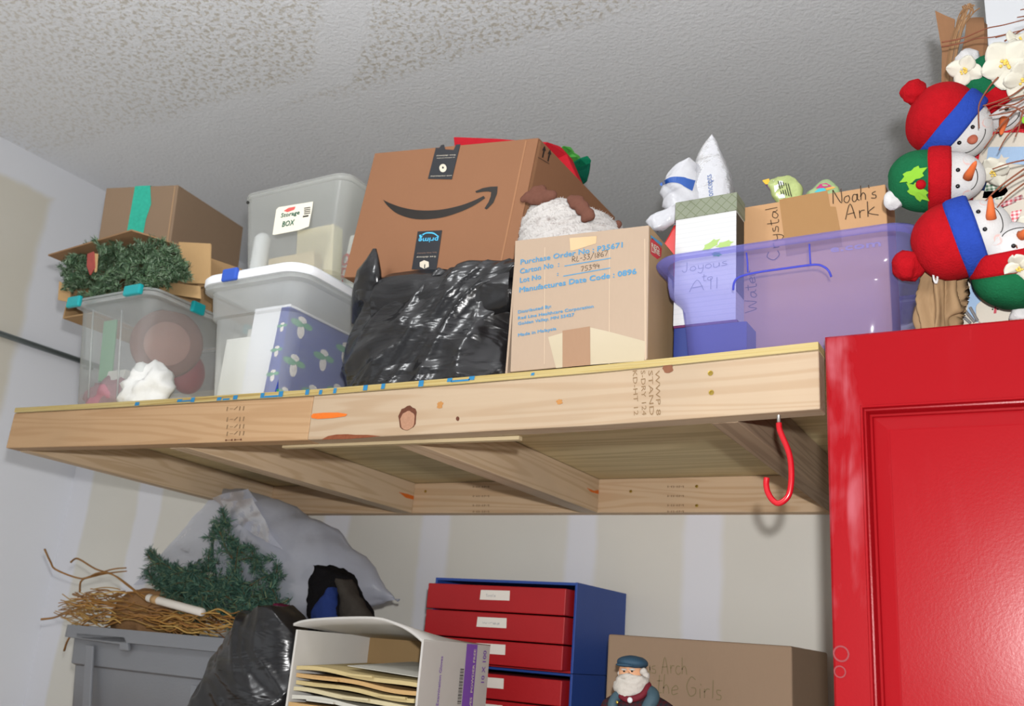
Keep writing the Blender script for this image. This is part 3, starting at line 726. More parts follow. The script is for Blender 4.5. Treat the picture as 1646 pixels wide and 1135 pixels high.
def fill(poly, count, y0, y1, ln, seed, rise=.4):
    rnd = random.Random(seed); xs_ = [p[0] for p in poly]; ys_ = [p[1] for p in poly]; out = []
    while len(out) < count:
        x, y = rnd.uniform(min(xs_), max(xs_)), rnd.uniform(min(ys_), max(ys_))
        if not inpoly(x, y, poly): continue
        P = at(x, y, rnd.uniform(y0, y1)); d = Vector((rnd.gauss(0, 1), rnd.gauss(0, .6), rnd.gauss(0, .7) + rise)).normalized() * ln * rnd.uniform(.5, 1)
        out.append([P - d * .5, P + Vector((0, 0, ln * .06)), P + d * .5])
    return out
paths = fill([(106, 424), (118, 404), (150, 394), (190, 388), (215, 388), (250, 390), (272, 394), (288, 408), (299, 430), (292, 446), (262, 457), (235, 462), (205, 468), (170, 474), (145, 480), (116, 482), (108, 462), (102, 436)], 230, 1.365, 1.45, .055, 5)
rnd = random.Random(5)
for q in ((300, 440, 306, 446), (286, 428, 303, 442), (280, 445, 301, 449)): paths.append([at(q[0] - 25, q[1] - 6, 1.41), at(q[0], q[1], 1.40), at(q[2], q[3], 1.395)])
gm = needles(paths, 2600, .0125, .00085, 3, .004)
obj('needles', gm, island('garland_green', ['#2c4430', '#3d5a3e', '#5a7450', '#31503a', '#6d8566', '#38523c', '#8da088', '#44603f'], .55, .3), ga, fixn=False)['kind'] = 'stuff'
wire = MB()
for q in paths: wire.tube(cat(q, 3), .0012, 5)
obj('wire_stems', wire, mat('wire_green', '#27331f', .7), ga)
obj('ribbon', MB().slab([at(140, 408, 1.345), at(150, 404, 1.342), at(152, 430, 1.345), at(144, 442, 1.348), at(139, 428, 1.346)], (0, .004, 0)), mat('red_ribbon', '#9c4a44', .7, .2, .2, 60), ga, bevel=.001)
obj('ribbon_tag', MB().slab([at(152, 407, 1.346), at(157, 408, 1.346), at(155, 436, 1.348), at(152, 438, 1.348)], (0, .002, 0)), gk2, ga)

# ---- taped brown box on top, slightly turned
TW, TD, TH = .239, .36, .250
RT = Matrix.Rotation(math.radians(16), 3, 'Z') @ Matrix.Rotation(math.radians(.44), 3, 'Y') @ Matrix.Rotation(math.radians(6.16), 3, 'X')
tb_ = thing('cardboard_box', 'brown cardboard box with teal tape at top left of the loft', 'box', Vector((-2.3226, 1.5, 2.7426)) + RT @ Vector((TW / 2, 0, -TH)), RT.to_euler())
def cbox(root, w_, d_, h_, mt, name='box_body', bevel=.003): return obj(name, MB().box(-w_ / 2, w_ / 2, 0, d_, 0, h_), mt, root, bevel=bevel, local=True)
bk_ = card('kraft_grey_brown', (140, 118, 97))
cbox(tb_, TW, TD, TH, bk_)
tt = mat('teal_tape', '#2fae96', .45, .35, .3, 90)
obj('tape', MB().slab([(-.028, -.0008, TH * .3), (.026, -.0008, TH * .3), (.030, -.0008, TH * .6), (.040, -.0008, TH * .78), (.028, -.0008, TH + .0008), (-.022, -.0008, TH + .0008)], (0, -.0006, 0)), tt, tb_, local=True)
obj('tape', MB().box(-.022, .028, -.001, TD * .6, TH + .0004, TH + .0012), tt, tb_, local=True)
obj('corner_crease', MB().box(TW / 2 - .012, TW / 2 - .0085, -.0006, -.0001, .004, TH - .004), card('kraft_light', (171, 140, 108)), tb_, local=True)

# ---- garbage bag
BLK = N('black_bag_film'); mpn = BLK.n('ShaderNodeMapping'); mpn.inputs['Rotation'].default_value = (0, .75, 0); mpn.inputs['Scale'].default_value = (.28, .6, 1.0); tcn = BLK.n('ShaderNodeTexCoord'); BLK.l(tcn.outputs['Object'], mpn.inputs[0]); nb = BLK.noise(16, 3, mpn.outputs[0], .5, .6); nb2 = BLK.noise(70, 2)
BLK.bsdf(BLK.mix(nb2, srgb('#0d0d0f'), srgb('#1d1d20')), .26, .55, BLK.bump(BLK.math('ADD', nb, BLK.math('MULTIPLY', nb2, .03)), .5, .03)); BLK = BLK.m
def folds(a, f, ang=.85, a2=.0006, asp=.3):
    c_, s_ = math.cos(ang), math.sin(ang)
    def fn(p, n):
        w_ = p + Vector((noise.noise(p * 5), 0, noise.noise(p * 5 + Vector((9, 3, 1))))) * .035
        u, v = w_.x * c_ + w_.z * s_, -w_.x * s_ + w_.z * c_
        q = Vector((u * asp, w_.y * .7, v)) * f
        r_ = 1 - abs(noise.noise(q)) * 2.2; r2 = 1 - abs(noise.noise(q * 2.1 + Vector((4, 7, 2)))) * 2.2
        return n * (a * (r_ * abs(r_) + .4 * r2 * abs(r2) - .35) + a * .9 * noise.noise(p * 7) + a2 * noise.noise(p * 45))
    return fn
def crinkle(a, f, a2=.003): return lambda p, n: n * (a * (ridged(p + Vector((3, 1, 2)), f, 3) - .7) + a2 * noise.noise(p * 60)) + Vector((0, 0, 0))
gbag = thing('garbage_bag', 'shiny black plastic garbage bag under the large brown box', 'bag', (-1.08, 1.5, DZ(-1.1)))
rows_ = [(622, 560, 815), (606, 543, 824), (570, 534, 826), (540, 536, 826), (505, 550, 826), (475, 562, 828), (452, 572, 829), (437, 590, 826), (430, 640, 815)]
mbg = pxblob(rows_, 1.40, lambda t: 1.362 + .035 * t, lambda t: 1.72 if t < .68 else 1.446, n=220, sub=14, pw=3.4)
mbg.disp(folds(.012, 13))
for v in mbg.v: v.z = max(v.z, DZ(v.x) + .001)
obj('bag_body', mbg, BLK, gbag, smooth=True)
def sheetpatch(pts, n=14, amp=.008, fr=20, seed=0):  # bilinear crumpled sheet from 4 corners
    a, b, c, d = [Vector(p) for p in pts]; mb = MB(); R = []
    for i in range(n + 1):
        u = i / n; r = []
        for j in range(n + 1):
            v = j / n; p = (a * (1 - v) + b * v) * (1 - u) + (d * (1 - v) + c * v) * u
            q = Vector((noise.noise(p * fr + Vector((seed, 0, 0))), ridged(p + Vector((seed, 5, 0)), fr, 2) - .6, noise.noise(p * fr + Vector((0, 9, seed))))) * amp
            r.append(p + q)
        R.append(r)
    mb.loft(R, False, False, closed=False); return mb
sp_ = MB(); R = []
path = [(592, 520, 1.47), (590, 482, 1.43), (590, 458, 1.405), (591, 436, 1.392), (598, 416, 1.392), (602, 402, 1.395)]
for k, (q, wd) in enumerate(zip(path, (34, 30, 25, 20, 11, 1.5))):
    R.append([at(q[0] + wd * math.cos(2 * math.pi * i / 16) * (1 if math.cos(2 * math.pi * i / 16) > 0 else .8), q[1], q[2] + .02 * math.sin(2 * math.pi * i / 16) * (wd / 26)) for i in range(16)])
sp_.loft(R); sp_.disp(crinkle(.004, 30, .001))
obj('bag_corner', sp_, BLK, gbag, smooth=True)
lip = MB(); top = [(612, 452), (626, 440), (660, 437), (700, 436), (745, 436), (785, 428), (822, 416), (829, 418)]
up_ = cat([at(*q, 1.405) for q in top], 6); R = [up_]
for dz, dy in ((-.02, -.018), (-.05, -.024), (-.08, -.02), (-.11, -.006)): R.append([q + Vector((0, dy, dz)) for q in up_])
lip.loft(R, False, False, closed=False); lip.disp(folds(.005, 16, .3))
lo_ = obj('bag_mouth', lip, BLK, gbag, smooth=True); md = lo_.modifiers.new('Solidify', 'SOLIDIFY'); md.thickness = .0015
for q in ((565, 515, 3), (556, 470, 2)):
    pass

# ---- large brown shipping box, leaning to the right
AY = 1.452
ROLL = math.radians(7.6)
amz = card('kraft_orange', (136, 96, 70), .05)
TLc, TRc = at(603, 243, AY), at(865, 225, AY)
AW, AH, AD = .432, .303, .385
c = (TLc + TRc) / 2; RM = Matrix.Rotation(ROLL, 4, 'Y')
base = c - RM @ Vector((0, 0, AH)); base.y = AY
am = thing('shipping_box', 'large brown shipping box with black curved arrow leaning on garbage bag', 'box', base, (0, ROLL, 0))
am.location.y = AY
h = AW / 2
obj('front_panel', MB().box(-h, h, 0, CW, 0, AH), amz, am, local=True, bevel=.0015)
obj('back_panel', MB().box(-h, h, AD - CW, AD, 0, AH), amz, am, local=True)
obj('side_panel', MB().box(-h, -h + CW, CW, AD - CW, 0, AH), amz, am, local=True)
obj('side_panel', MB().box(h - CW, h, CW, AD - CW, 0, AH), amz, am, local=True)
obj('bottom_panel', MB().box(-h + CW, h - CW, CW, AD - CW, 0, CW), amz, am, local=True)
obj('edge_tape', MB().box(h - .03, h - .026, -.0006, -.0001, .005, AH - .004), card('kraft_pale', (152, 110, 80)), am, local=True)
tp_ = MB().box(h + .0002, h + .0008, .004, .012, .005, AH - .004)
obj('edge_tape', tp_, CACHE['kraft_pale'], am, local=True)
Q = lambda x, y, dy=.0007: at(520 + x / 2.579, 200 + y / 2.579, AY - dy)
pb = mat('print_dark', '#26221f', .5, .25, .1, 60)
up1 = cat([Q(*p) for p in ((247, 312), (275, 326), (330, 345), (400, 356), (480, 354), (560, 338), (620, 317), (664, 296))], 5)
lo1 = cat([Q(*p) for p in ((249, 316), (268, 340), (310, 372), (385, 393), (480, 388), (560, 365), (622, 337), (670, 306))], 5)
strip('curved_arrow_print', up1, lo1, pb, am)
strip('curved_arrow_print', [Q(*p) for p in ((629, 277), (660, 264), (692, 258), (722, 257), (719, 288), (704, 325), (676, 353))], [Q(*p) for p in ((633, 284), (662, 279), (684, 278), (695, 281), (693, 298), (684, 322), (667, 348))], pb, am)
tpb = mat('black_tape', '#23252a', .35, .4, .1, 60)
t1 = decal('black_tape', [Q(*p) for p in ((466, 97), (480, 98), (488, 86), (500, 84), (505, 104), (540, 106), (550, 84), (568, 82), (532, 228), (433, 226))], tpb, am, Vector((0, -.0005, 0)))
t2 = decal('black_tape', [Q(*p) for p in ((391, 444), (492, 439), (468, 607), (366, 601))], tpb, am, Vector((0, -.0005, 0)))
wt = mat('print_cream', '#cfc6b4', .6, .2, .1, 90); pbl = mat('print_cyan', '#4fb0d8', .6, .2, .08)
UPT = (at(489, 440, AY) - at(480, 480, AY))
def Tx(s, a, b, hh, m_, par, flip=False, bold=0):
    u = UPT if not flip else -UPT
    text(s, Q(*a, .0016), Q(*b, .0016), hh, m_, par, up=u, bold=bold)
Tx('free delivery', (548, 124), (468, 128), .0032, wt, t1, True); Tx('on millions of items', (545, 135), (470, 139), .0022, wt, t1, True)
Tx('with membership', (533, 210), (444, 213), .0028, wt, t1, True)
decal('print_disc', [Q(495 + 15 * math.cos(t * .4), 181 + 17 * math.sin(t * .4), .0016) for t in range(16)], wt, t1)
decal('print_dot', [Q(495 + 4 * math.cos(t * .8), 179 + 5 * math.sin(t * .8), .002) for t in range(8)], tpb, t1)
Tx('prime', (477, 468), (396, 472), .0105, pbl, t2, True, .0007)
strip('print_arc', cat([Q(*p, .0016) for p in ((476, 462), (455, 448), (425, 448), (404, 459))], 4), cat([Q(*p, .0016) for p in ((474, 467), (455, 454), (425, 453), (407, 464))], 4), pbl, t2)
decal('print_arc', [Q(*p, .0016) for p in ((397, 458), (410, 456), (412, 462), (405, 472), (398, 468))], pbl, t2)
Tx('fast, free delivery', (470, 528), (388, 533), .0028, mat('print_rust', '#8d6f60', .6), t2, True); Tx('free delivery', (466, 545), (386, 548), .0034, wt, t2, True)
decal('print_cube', [Q(*p, .0016) for p in ((417, 563), (436, 570), (437, 590), (418, 599), (399, 590), (399, 572))], wt, t2)
decal('print_cube', [Q(*p, .0018) for p in ((418, 580), (422, 580), (421, 597), (417, 597))], tpb, t2)
# up arrows on the right hand side
NX = RM.to_3x3() @ Vector((1, 0, 0)); PX = TRc + NX * .0008
W7 = lambda x, y: atp(820 + x / 5.974, 210 + y / 5.974, PX, NX)
for a in (0, 52):
    b_ = a * .68
    decal('up_arrow_print', [W7(*p) for p in ((306 + a, 255 + b_), (318 + a, 262 + b_), (334 + a, 188 + b_), (322 + a, 182 + b_))], pb, am)
    decal('up_arrow_print', [W7(*p) for p in ((308 + a, 188 + b_), (345 + a, 196 + b_), (332 + a, 145 + b_))], pb, am)
decal('up_arrow_print', [W7(*p) for p in ((266, 252), (375, 314), (378, 322), (268, 258))], pb, am)
# things that stick out of its open top
rf = mat('red_felt', '#b3202c', .85, .1, .1, 60, .3, 300); gf = mat('green_felt', '#127a58', .85, .1, .1, 60, .3, 300); lg = mat('lime_felt', '#4f9a45', .85, .1, .1, 60, .3, 300)
Y2 = 1.62
mbr = MB().slab([at(728, 219, Y2), at(800, 222, Y2), at(880, 229, Y2), at(900, 234, Y2 + .03), at(912, 248, Y2 + .05), at(930, 290, Y2 + .05), at(740, 330, Y2)], (0, .03, 0))
tag(obj('felt_stocking', mbr, rf, None, bevel=.004), 'red felt cloth sticking out of the large brown shipping box', 'cloth')
gr = thing('felt_leaves', 'green felt leaves poking out of the large brown shipping box', 'leaves', at(920, 270, 1.70))
for pts, m_ in ((((898, 240), (906, 235), (917, 236), (922, 243), (915, 252), (903, 256)), lg), (((908, 250), (920, 243), (931, 250), (933, 258), (925, 266), (912, 268)), lg), (((918, 262), (932, 254), (944, 250), (949, 256), (946, 268), (930, 275), (920, 285)), gf), (((922, 272), (948, 262), (946, 276), (942, 290), (930, 300)), mat('deep_green_felt', '#0b5340', .85, .1))):
    obj('leaf', MB().slab([at(*q, 1.70 + .012 * i) for i, q in enumerate(pts)], (0, .006, 0)), m_, gr, bevel=.002)

# ---- blue printed carton
KC = card('kraft_warm', (166, 146, 127), .05)
cx0, cx1, cy0, cy1 = -.822, -.5575, 1.35, 1.60; cz0 = DZ(-.7) + .001; cz1 = 2.262
ct = thing('glove_carton', 'tan carton printed with blue purchase order text, open at the top', 'carton', ((cx0 + cx1) / 2, cy0, cz0))
A = [at(828, 387, cy0), at(1043, 362, cy0), at(1040, 577, cy0), at(820, 598, cy0)]
fpan = obj('front_panel', MB().slab(A, (0, CW, 0)), KC, ct, bevel=.001)
xr = A[1].x; 
obj('side_panel', MB().hexa([(A[2].x - CW, cy0 + CW, cz0), (A[2].x, cy0 + CW, cz0), (A[2].x, cy1, cz0), (A[2].x - CW, cy1, cz0), (A[1].x - CW, cy0 + CW, A[1].z), (A[1].x, cy0 + CW, A[1].z), (A[1].x, cy1, A[1].z - .006), (A[1].x - CW, cy1, A[1].z - .006)]), card('kraft_side', (154, 128, 96)), ct)
obj('side_panel', MB().box(A[0].x, A[0].x + CW, cy0 + CW, cy1, cz0, A[0].z), KC, ct)
obj('back_panel', MB().box(A[0].x, A[1].x, cy1, cy1 + CW, cz0, cz1), KC, ct); obj('bottom_panel', MB().box(A[0].x + CW, A[2].x - CW, cy0 + CW, cy1, cz0, cz0 + CW), KC, ct)
K = lambda x, y, dy=.0005: at(820 + x / 5.159, 380 + y / 5.159, cy0 - dy)
bp = mat('print_blue', (82, 136, 172), .7, .15, .12, 90)
for s_, a, b, hh, bo in (('Purchase Order No : P35671', (85, 235), (930, 92), .0098, .0007), ('Carton No  :', (80, 312), (405, 252), .0098, .0007), ('Lot No', (80, 387), (255, 354), .0098, .0007), (':', (388, 328), (400, 326), .0078, .0004),
                        ('Manufactures Date Code : 0896', (75, 467), (1045, 312), .0098, .0009), ('Distributed By:', (65, 641), (340, 592), .0056, .0005), ('Red Line Healthcare Corporation', (65, 691), (690, 592), .0056, .0005), ('Golden Valley, MN 55427', (65, 738), (530, 662), .0056, .0005), ('Made in Malaysia', (65, 832), (382, 777), .0056, .0005)):
    text(s_, K(*a), K(*b), hh, bp, fpan, bold=bo)
for a, b in (((450, 242), (835, 176)), ((440, 326), (830, 258))):
    p, q = K(*a), K(*b); decal('print_rule', [p, q, q - Vector((0, 0, .0018)), p - Vector((0, 0, .0018))], bp, fpan)
pencil = mat('pencil_ink', '#4c4034', .7, .1)
pen('RL-33/1867', K(512, 212, .0007), K(815, 158, .0007), .0098, .0009, pencil, fpan, (0, 0, 1), (0, -1, 0)); pen('75394', K(585, 292, .0007), K(750, 258, .0007), .009, .0009, pencil, fpan, (0, 0, 1), (0, -1, 0))
decal('tape', [K(*p) for p in ((492, 14), (718, -3), (712, 58), (520, 118), (500, 116))], mat('tan_tape', (178, 142, 90), .35, .4, .06), fpan)
decal('patch', [K(*p, .0009) for p in ((434, 782), (662, 746), (665, 1066), (434, 1087))], card('kraft_patch', (152, 121, 97)), fpan)
pale = mat('clear_tape', (176, 163, 138), .3, .45, .05)
decal('tape', [K(*p) for p in ((315, 835), (434, 800), (434, 1087), (380, 1093))], pale, fpan); decal('tape', [K(*p) for p in ((664, 755), (820, 790), (1120, 870), (1112, 1030), (666, 1066))], pale, fpan)
# creases of the corrugated face
for px in (285, 822):
    decal('crease', [K(px, 90, .0004), K(px + 6, 90, .0004), K(px + 2, 1060, .0004), K(px - 4, 1060, .0004)], card('kraft_crease', (187, 166, 144)), fpan)
decal('crease', [K(1112, 20, .0004), K(1120, 18, .0004), K(1128, 1025, .0004), K(1116, 1026, .0004)], CACHE['kraft_crease'], fpan)
XS = A[1].x + .001
SX = lambda x, y: atx(820 + x / 5.159, 380 + y / 5.159, XS)
decal('print_logo', [SX(*p) for p in ((1163, 30), (1180, 14), (1258, 100), (1252, 170), (1222, 190), (1164, 148))], mat('print_crimson', '#b8323a', .6), ct)
decal('print_logo', [SX(*p) for p in ((1165, -12), (1262, 58), (1260, 82), (1166, 12))], bp, ct)
text('RED', SX(1170, 90) + Vector((.0004, 0, 0)), SX(1235, 130) + Vector((.0004, 0, 0)), .008, wt, ct, bold=.0004); text('LINE', SX(1172, 128) + Vector((.0004, 0, 0)), SX(1240, 165) + Vector((.0004, 0, 0)), .008, wt, ct, bold=.0004)
for s_, a, b in (('Reorder', (1165, 600), (1285, 655)), ('8007-12', (1168, 700), (1292, 765)), ('CONTENT', (1172, 798), (1305, 880))):
    text(s_, SX(*a), SX(*b), .0125, bp, ct, bold=.0008)

# ---- fuzzy reindeer on the carton
pl = thing('plush_reindeer', 'fuzzy white knit plush with brown antlers sitting in the tan carton', 'plush', (-.70, 1.46, cz0 + .1))
rows_ = [(440, 836, 985), (410, 832, 990), (388, 830, 992), (370, 830, 985), (352, 833, 968), (338, 840, 940), (328, 856, 915), (323, 872, 900)]
mbp = pxblob(rows_, 1.43, lambda t: 1.385 + .03 * t, lambda t: 1.56 - .03 * t, n=60, sub=5)
mbp.disp(lambda p, n: n * .004 * math.sin((p.z * 1.0 + .25 * (p.x + .7) ** 2 * 6 + noise.noise(p * 12) * .006) * 330))
FM = N('fuzzy_knit'); nz = FM.noise(70, 5, FM.coord((.7, .7, 1.9)), .7, .5)
FM.bsdf(FM.mix(FM.step(nz, .50, .76), srgb((192, 188, 185)), srgb('#968c88')), .95, .05, FM.bump(FM.noise(260, 2), .5, .004)); FM = FM.m
obj('knit_body', mbp, FM, pl, smooth=True)
obj('pile', fur(mbp, 9000, .0042, .0006, 3, .6), FM, pl, fixn=False)['kind'] = 'stuff'
af = mat('brown_plush', (106, 71, 60), .95, .05, .15, 60, .35, 300)
def puff(name, balls, par, m_, y):
    mb = MB()
    for px, py, r, dy in balls:
        mb.ball(at(px, py, y + dy), (r, r * .7, r), 18, 12, None, .12, 60)
    o = obj(name, mb, m_, par); md = o.modifiers.new('Remesh', 'REMESH'); md.mode = 'VOXEL'; md.voxel_size = .0028; md.use_smooth_shade = True
    sm = o.modifiers.new('Smooth', 'SMOOTH'); sm.iterations = 3; return o
puff('antler', [(850, 317, .013, 0), (862, 309, .014, 0), (870, 306, .012, 0), (880, 316, .013, 0), (888, 314, .0105, 0), (866, 320, .013, 0), (842, 320, .008, 0), (857, 322, .011, 0)], pl, af, 1.405)
puff('antler', [(919, 321, .010, 0), (926, 326, .0145, 0), (936, 335, .0145, 0), (944, 345, .0135, 0), (949, 348, .010, 0), (932, 322, .009, 0), (941, 350, .010, 0)], pl, af, 1.385)
puff('hoof', [(993, 361, .009, 0), (988, 362, .008, 0)], pl, af, 1.46)

# ---- blue translucent tub
BT = clear('blue_plastic_translucent', (226, 226, 253), (150, 150, 232), .30, .16, .7)
bt = thing('storage_tub', 'blue translucent plastic tub at the right end of the loft', 'tub', (-.345, 1.48, ZD))
bx0, bx1, by0, by1, bz0, bz1 = -.546, -.141, 1.338, 1.625, ZD + .0035, 2.187
def BR(gx, gy, r, z): return rrect(bx0 + gx, bx1 - gx, by0 + gy, by1 - gy, r, z, 7)
mb = MB(); mb.loft([BR(.062, .05, .03, bz0 + .0), BR(.048, .036, .035, bz0 + .002), BR(.040, .028, .04, bz0 + .012), BR(.036, .025, .04, bz0 + .06), BR(.031, .022, .04, bz0 + .098), BR(.027, .019, .04, bz0 + .105), BR(.013, .009, .04, bz0 + .118), BR(.010, .006, .04, bz0 + .135), BR(.008, .004, .045, bz1 - .014), BR(-.006, -.008, .05, bz1 - .010), BR(-.009, -.011, .052, bz1 - .004), BR(-.006, -.008, .05, bz1), BR(.004, .0, .045, bz1), BR(.009, .005, .043, bz1 - .006)], True, False)
tbm = mb; o = obj('tub_body', mb, BT, bt); smooth_by_angle(o, 50)
bvt = tbm.bvh()
def onmesh(px, py, bvh, off=.001):
    d = ray(px, py).normalized(); h_ = bvh.ray_cast(CAM, d)
    return (h_[0] - d * off) if h_[0] else at(px, py, 1.35)
rim_line = clear('blue_ridge', '#a9aef6', '#6a72e4', .5, .15, .7)
def RC(x, y): return onmesh(1020 + x / 2.8375, 200 + y / 2.8375, bvt, .0005)
obj('moulded_ridge', MB().tube(cat([RC(*p) for p in ((450, 755), (455, 720), (480, 695), (560, 675), (700, 655), (820, 640), (860, 648), (885, 668), (897, 695))], 6), .0017, 8), rim_line, bt, smooth=True)
obj('moulded_ridge', MB().tube([RC(510, 585), RC(515, 630), RC(517, 675)], .0013, 8), rim_line, bt, smooth=True); obj('moulded_ridge', MB().tube([RC(797, 545), RC(800, 600), RC(803, 640)], .0013, 8), rim_line, bt, smooth=True)
for x in (bx0 + .11, bx1 - .11):
    obj('foot', MB().lathe([(.006, bz0 - .0035), (.016, bz0 - .003), (.018, bz0 - .0002)], 16, Matrix.Translation((x, by0 + .075, 0))), rim_line, bt)
# tall lined gift box
gxx0, gxx1 = at(1083, 420, 1.405).x, at(1184, 420, 1.405).x
gft = thing('gift_box', 'tall white lined gift box with sage lid standing in the blue tub', 'gift box', ((gxx0 + gxx1) / 2, 1.405, bz0 + .07))
gz1 = at(1083, 326, 1.405).z; gzl = at(1083, 354, 1.405).z; zb0 = bz0 + .078
def lined():
    s = N('lined_white_paper'); c_ = s.n('ShaderNodeTexCoord'); sp = s.n('ShaderNodeSeparateXYZ'); s.l(c_.outputs['Object'], sp.inputs[0])
    f = s.math('GREATER_THAN', s.math('FRACT', s.math('MULTIPLY', sp.outputs[2], 115)), .82)
    s.bsdf(s.mix(s.math('MULTIPLY', f, .35), srgb((196, 196, 195)), srgb('#aab0b4')), .55, .3); return s.m
obj('box_body', MB().box(gxx0 + .0015, gxx1 - .0015, 1.4065, 1.452, zb0, gzl + .003), lined(), gft)
def quatre():
    s = N('sage_pattern'); c_ = s.n('ShaderNodeTexCoord'); sp = s.n('ShaderNodeSeparateXYZ'); s.l(c_.outputs['Object'], sp.inputs[0])
    a = s.math('ADD', sp.outputs[0], sp.outputs[2]); b = s.math('SUBTRACT', sp.outputs[0], sp.outputs[2])
    fa = s.math('ABSOLUTE', s.math('SUBTRACT', s.math('FRACT', s.math('MULTIPLY', a, 55)), .5)); fb = s.math('ABSOLUTE', s.math('SUBTRACT', s.math('FRACT', s.math('MULTIPLY', b, 55)), .5))
    k = s.math('LESS_THAN', s.math('MINIMUM', fa, fb), .06)
    s.bsdf(s.mix(k, srgb((124, 130, 112)), srgb((106, 113, 90))), .6, .25); return s.m
obj('lid', MB().box(gxx0, gxx1, 1.405, 1.4535, gzl, gz1), quatre(), gft, bevel=.001)
obj('side_print', MB().box(gxx1 - .0012, gxx1 - .0009, 1.408, 1.45, zb0 + .05, gzl - .003), mat('dark_print', '#3c3a33', .6, .2, .5, 120), gft)
lf = mat('holly_print', '#9bb56c', .6, .2, .1)
def holly(c, u, v, k, m_, par, dy=-.0006):
    out = []
    for i in range(18):
        t = 2 * math.pi * i / 18; r = 1 + .22 * math.cos(6 * t)
        out.append(Vector(c) + Vector(u) * (1.5 * r * math.cos(t)) * k + Vector(v) * (.62 * r * math.sin(t)) * k + Vector((0, dy, 0)))
    return decal('leaf_print', out, m_, par)
holly(at(1143, 394, 1.4065), (1, 0, .55), (-.55, 0, 1), .009, lf, gft); holly(at(1165, 393, 1.4065), (1, 0, .15), (-.15, 0, 1), .009, lf, gft); holly(at(1152, 409, 1.4065), (.9, 0, -.2), (.2, 0, 1), .006, gsn, gft)
gin = mat('grey_script', '#8f949c', .6)
pen('Joyous', at(1096, 438, 1.4058), at(1170, 426, 1.4058), .017, .0012, gin, gft, (0, 0, 1), (0, -1, 0)); pen('to', at(1128, 452, 1.4058), at(1148, 449, 1.4058), .013, .0011, gin, gft, (0, 0, 1), (0, -1, 0)); pen('All', at(1108, 470, 1.4058), at(1160, 462, 1.4058), .02, .0013, gin, gft, (0, 0, 1), (0, -1, 0))
slant('navy_box', 'flat navy box under the lined gift box in the blue tub', 'box', gxx0 + .004, gxx1 + .018, 1.402, 1.50, bz0 + .006, bz0 + .072, mat('navy_card', '#22306e', .5, .35, .1)); 
slant('plum_box', 'thin plum coloured box between navy box and lined gift box', 'box', gxx0 + .002, gxx1 + .002, 1.404, 1.47, bz0 + .0725, bz0 + .0775, mat('plum_card', '#5c1f4a', .5, .35, .1))
# Noah's ark box
NY = 1.455
nb0, nb1, nb2, nb3 = at(1193, 338, NY), at(1423, 291, NY), at(1431, 480, NY), at(1203, 545, NY)
nx = thing('cardboard_box', "brown taped box with handwritten words standing in the blue tub", 'box', ((nb0.x + nb1.x) / 2, NY, bz0 + .006))
KN = card('kraft_noah', (176, 138, 100), .06)
x0, x1 = nb0.x, nb1.x; nz0, nz1 = bz0 + .006, (nb0.z + nb1.z) / 2
obj('box_body', MB().box(x0, x1, NY, NY + .095, nz0, nz1), KN, nx, bevel=.002)
tn = card('kraft_tape', (152, 116, 76), .06)
NQ = lambda x, y, dy=.0006: at(1190 + x / 6.331, 270 + y / 6.331, NY - dy)
decal('tape', [NQ(395, 322), NQ(885, 228), NQ(915, 392), NQ(970, 396), NQ(1015, 622), NQ(1040, 800), NQ(470, 900)], tn, nx)
mk = mat('marker_ink', '#4a3a2c', .6, .1)
FR = dict(up=(0, 0, 1), nrm=(0, -1, 0))
pen("Noah's", NQ(945, 370, .0009), NQ(1395, 300, .0009), .026, .0016, mk, nx, (.0, 0, 1), (0, -1, 0), jit=.05); pen('Ark', NQ(1070, 530, .0009), NQ(1400, 475, .0009), .027, .0016, mk, nx, (.05, 0, 1), (0, -1, 0), jit=.05)
pen('Crystal', NQ(400, 930, .0009), NQ(375, 375, .0009), .020, .0014, mk, nx, (-1, 0, 0), (0, -1, 0), jit=.05); pen('Water', at(1217, 500, NY - .0009), at(1213, 432, NY - .0009), .020, .0014, mk, nx, (-1, 0, 0), (0, -1, 0), jit=.05)
cb = mat('print_faint_blue', '#a08c9c', .6)
text('e.com', at(1335, 406, NY - .0007), at(1415, 396, NY - .0007), .011, cb, nx, bold=.001)
# candy packets behind it
fo = mat('lime_foil', (172, 186, 120), .25, .6, .25, 60, .6, 60, Metallic=.2)
pk = thing('foil_packet', 'shiny lime foil packet behind the handwritten taped box', 'packet', at(1258, 330, 1.59))
def packet(rows, y, th): return pxblob(rows, y, lambda t: y - th * (1 - abs(2 * t - 1) * .8), lambda t: y + th * (1 - abs(2 * t - 1) * .8), n=40, sub=5, pw=2)
mbk = packet([(430, 1250, 1300), (380, 1250, 1298), (335, 1250, 1294), (322, 1247, 1289), (305, 1240, 1288), (292, 1235, 1277), (285.5, 1238, 1270)], 1.575, .014); mbk.disp(crinkle(.003, 28, .001))
obj('packet_body', mbk, fo, pk, smooth=True); bvk = mbk.bvh()
decal('print_block', [onmesh(*p, bvk, .002) for p in ((1243, 290), (1258, 291), (1262, 318), (1252, 319), (1245, 308))], mat('print_silver', '#dfe3e0', .3, .5, .2, 90), pk)
for i in range(5): decal('print_line', [onmesh(1250 + i * 4, 291 + i, bvk, .0025), onmesh(1251.5 + i * 4, 291 + i, bvk, .0025), onmesh(1257 + i * 4, 312 + i, bvk, .0025), onmesh(1255.5 + i * 4, 312 + i, bvk, .0025)], bk, pk)
decal('packet_corner', [at(*p, 1.572) for p in ((1225, 290), (1236, 287), (1238, 296), (1230, 296))], mat('yellow_foil', '#e0b02c', .3, .5), pk, Vector((0, .003, 0)))
decal('packet_corner', [at(*p, 1.573) for p in ((1230, 297), (1238, 296), (1244, 312), (1236, 304))], mat('purple_foil', '#4a2752', .3, .5), pk, Vector((0, .003, 0)))
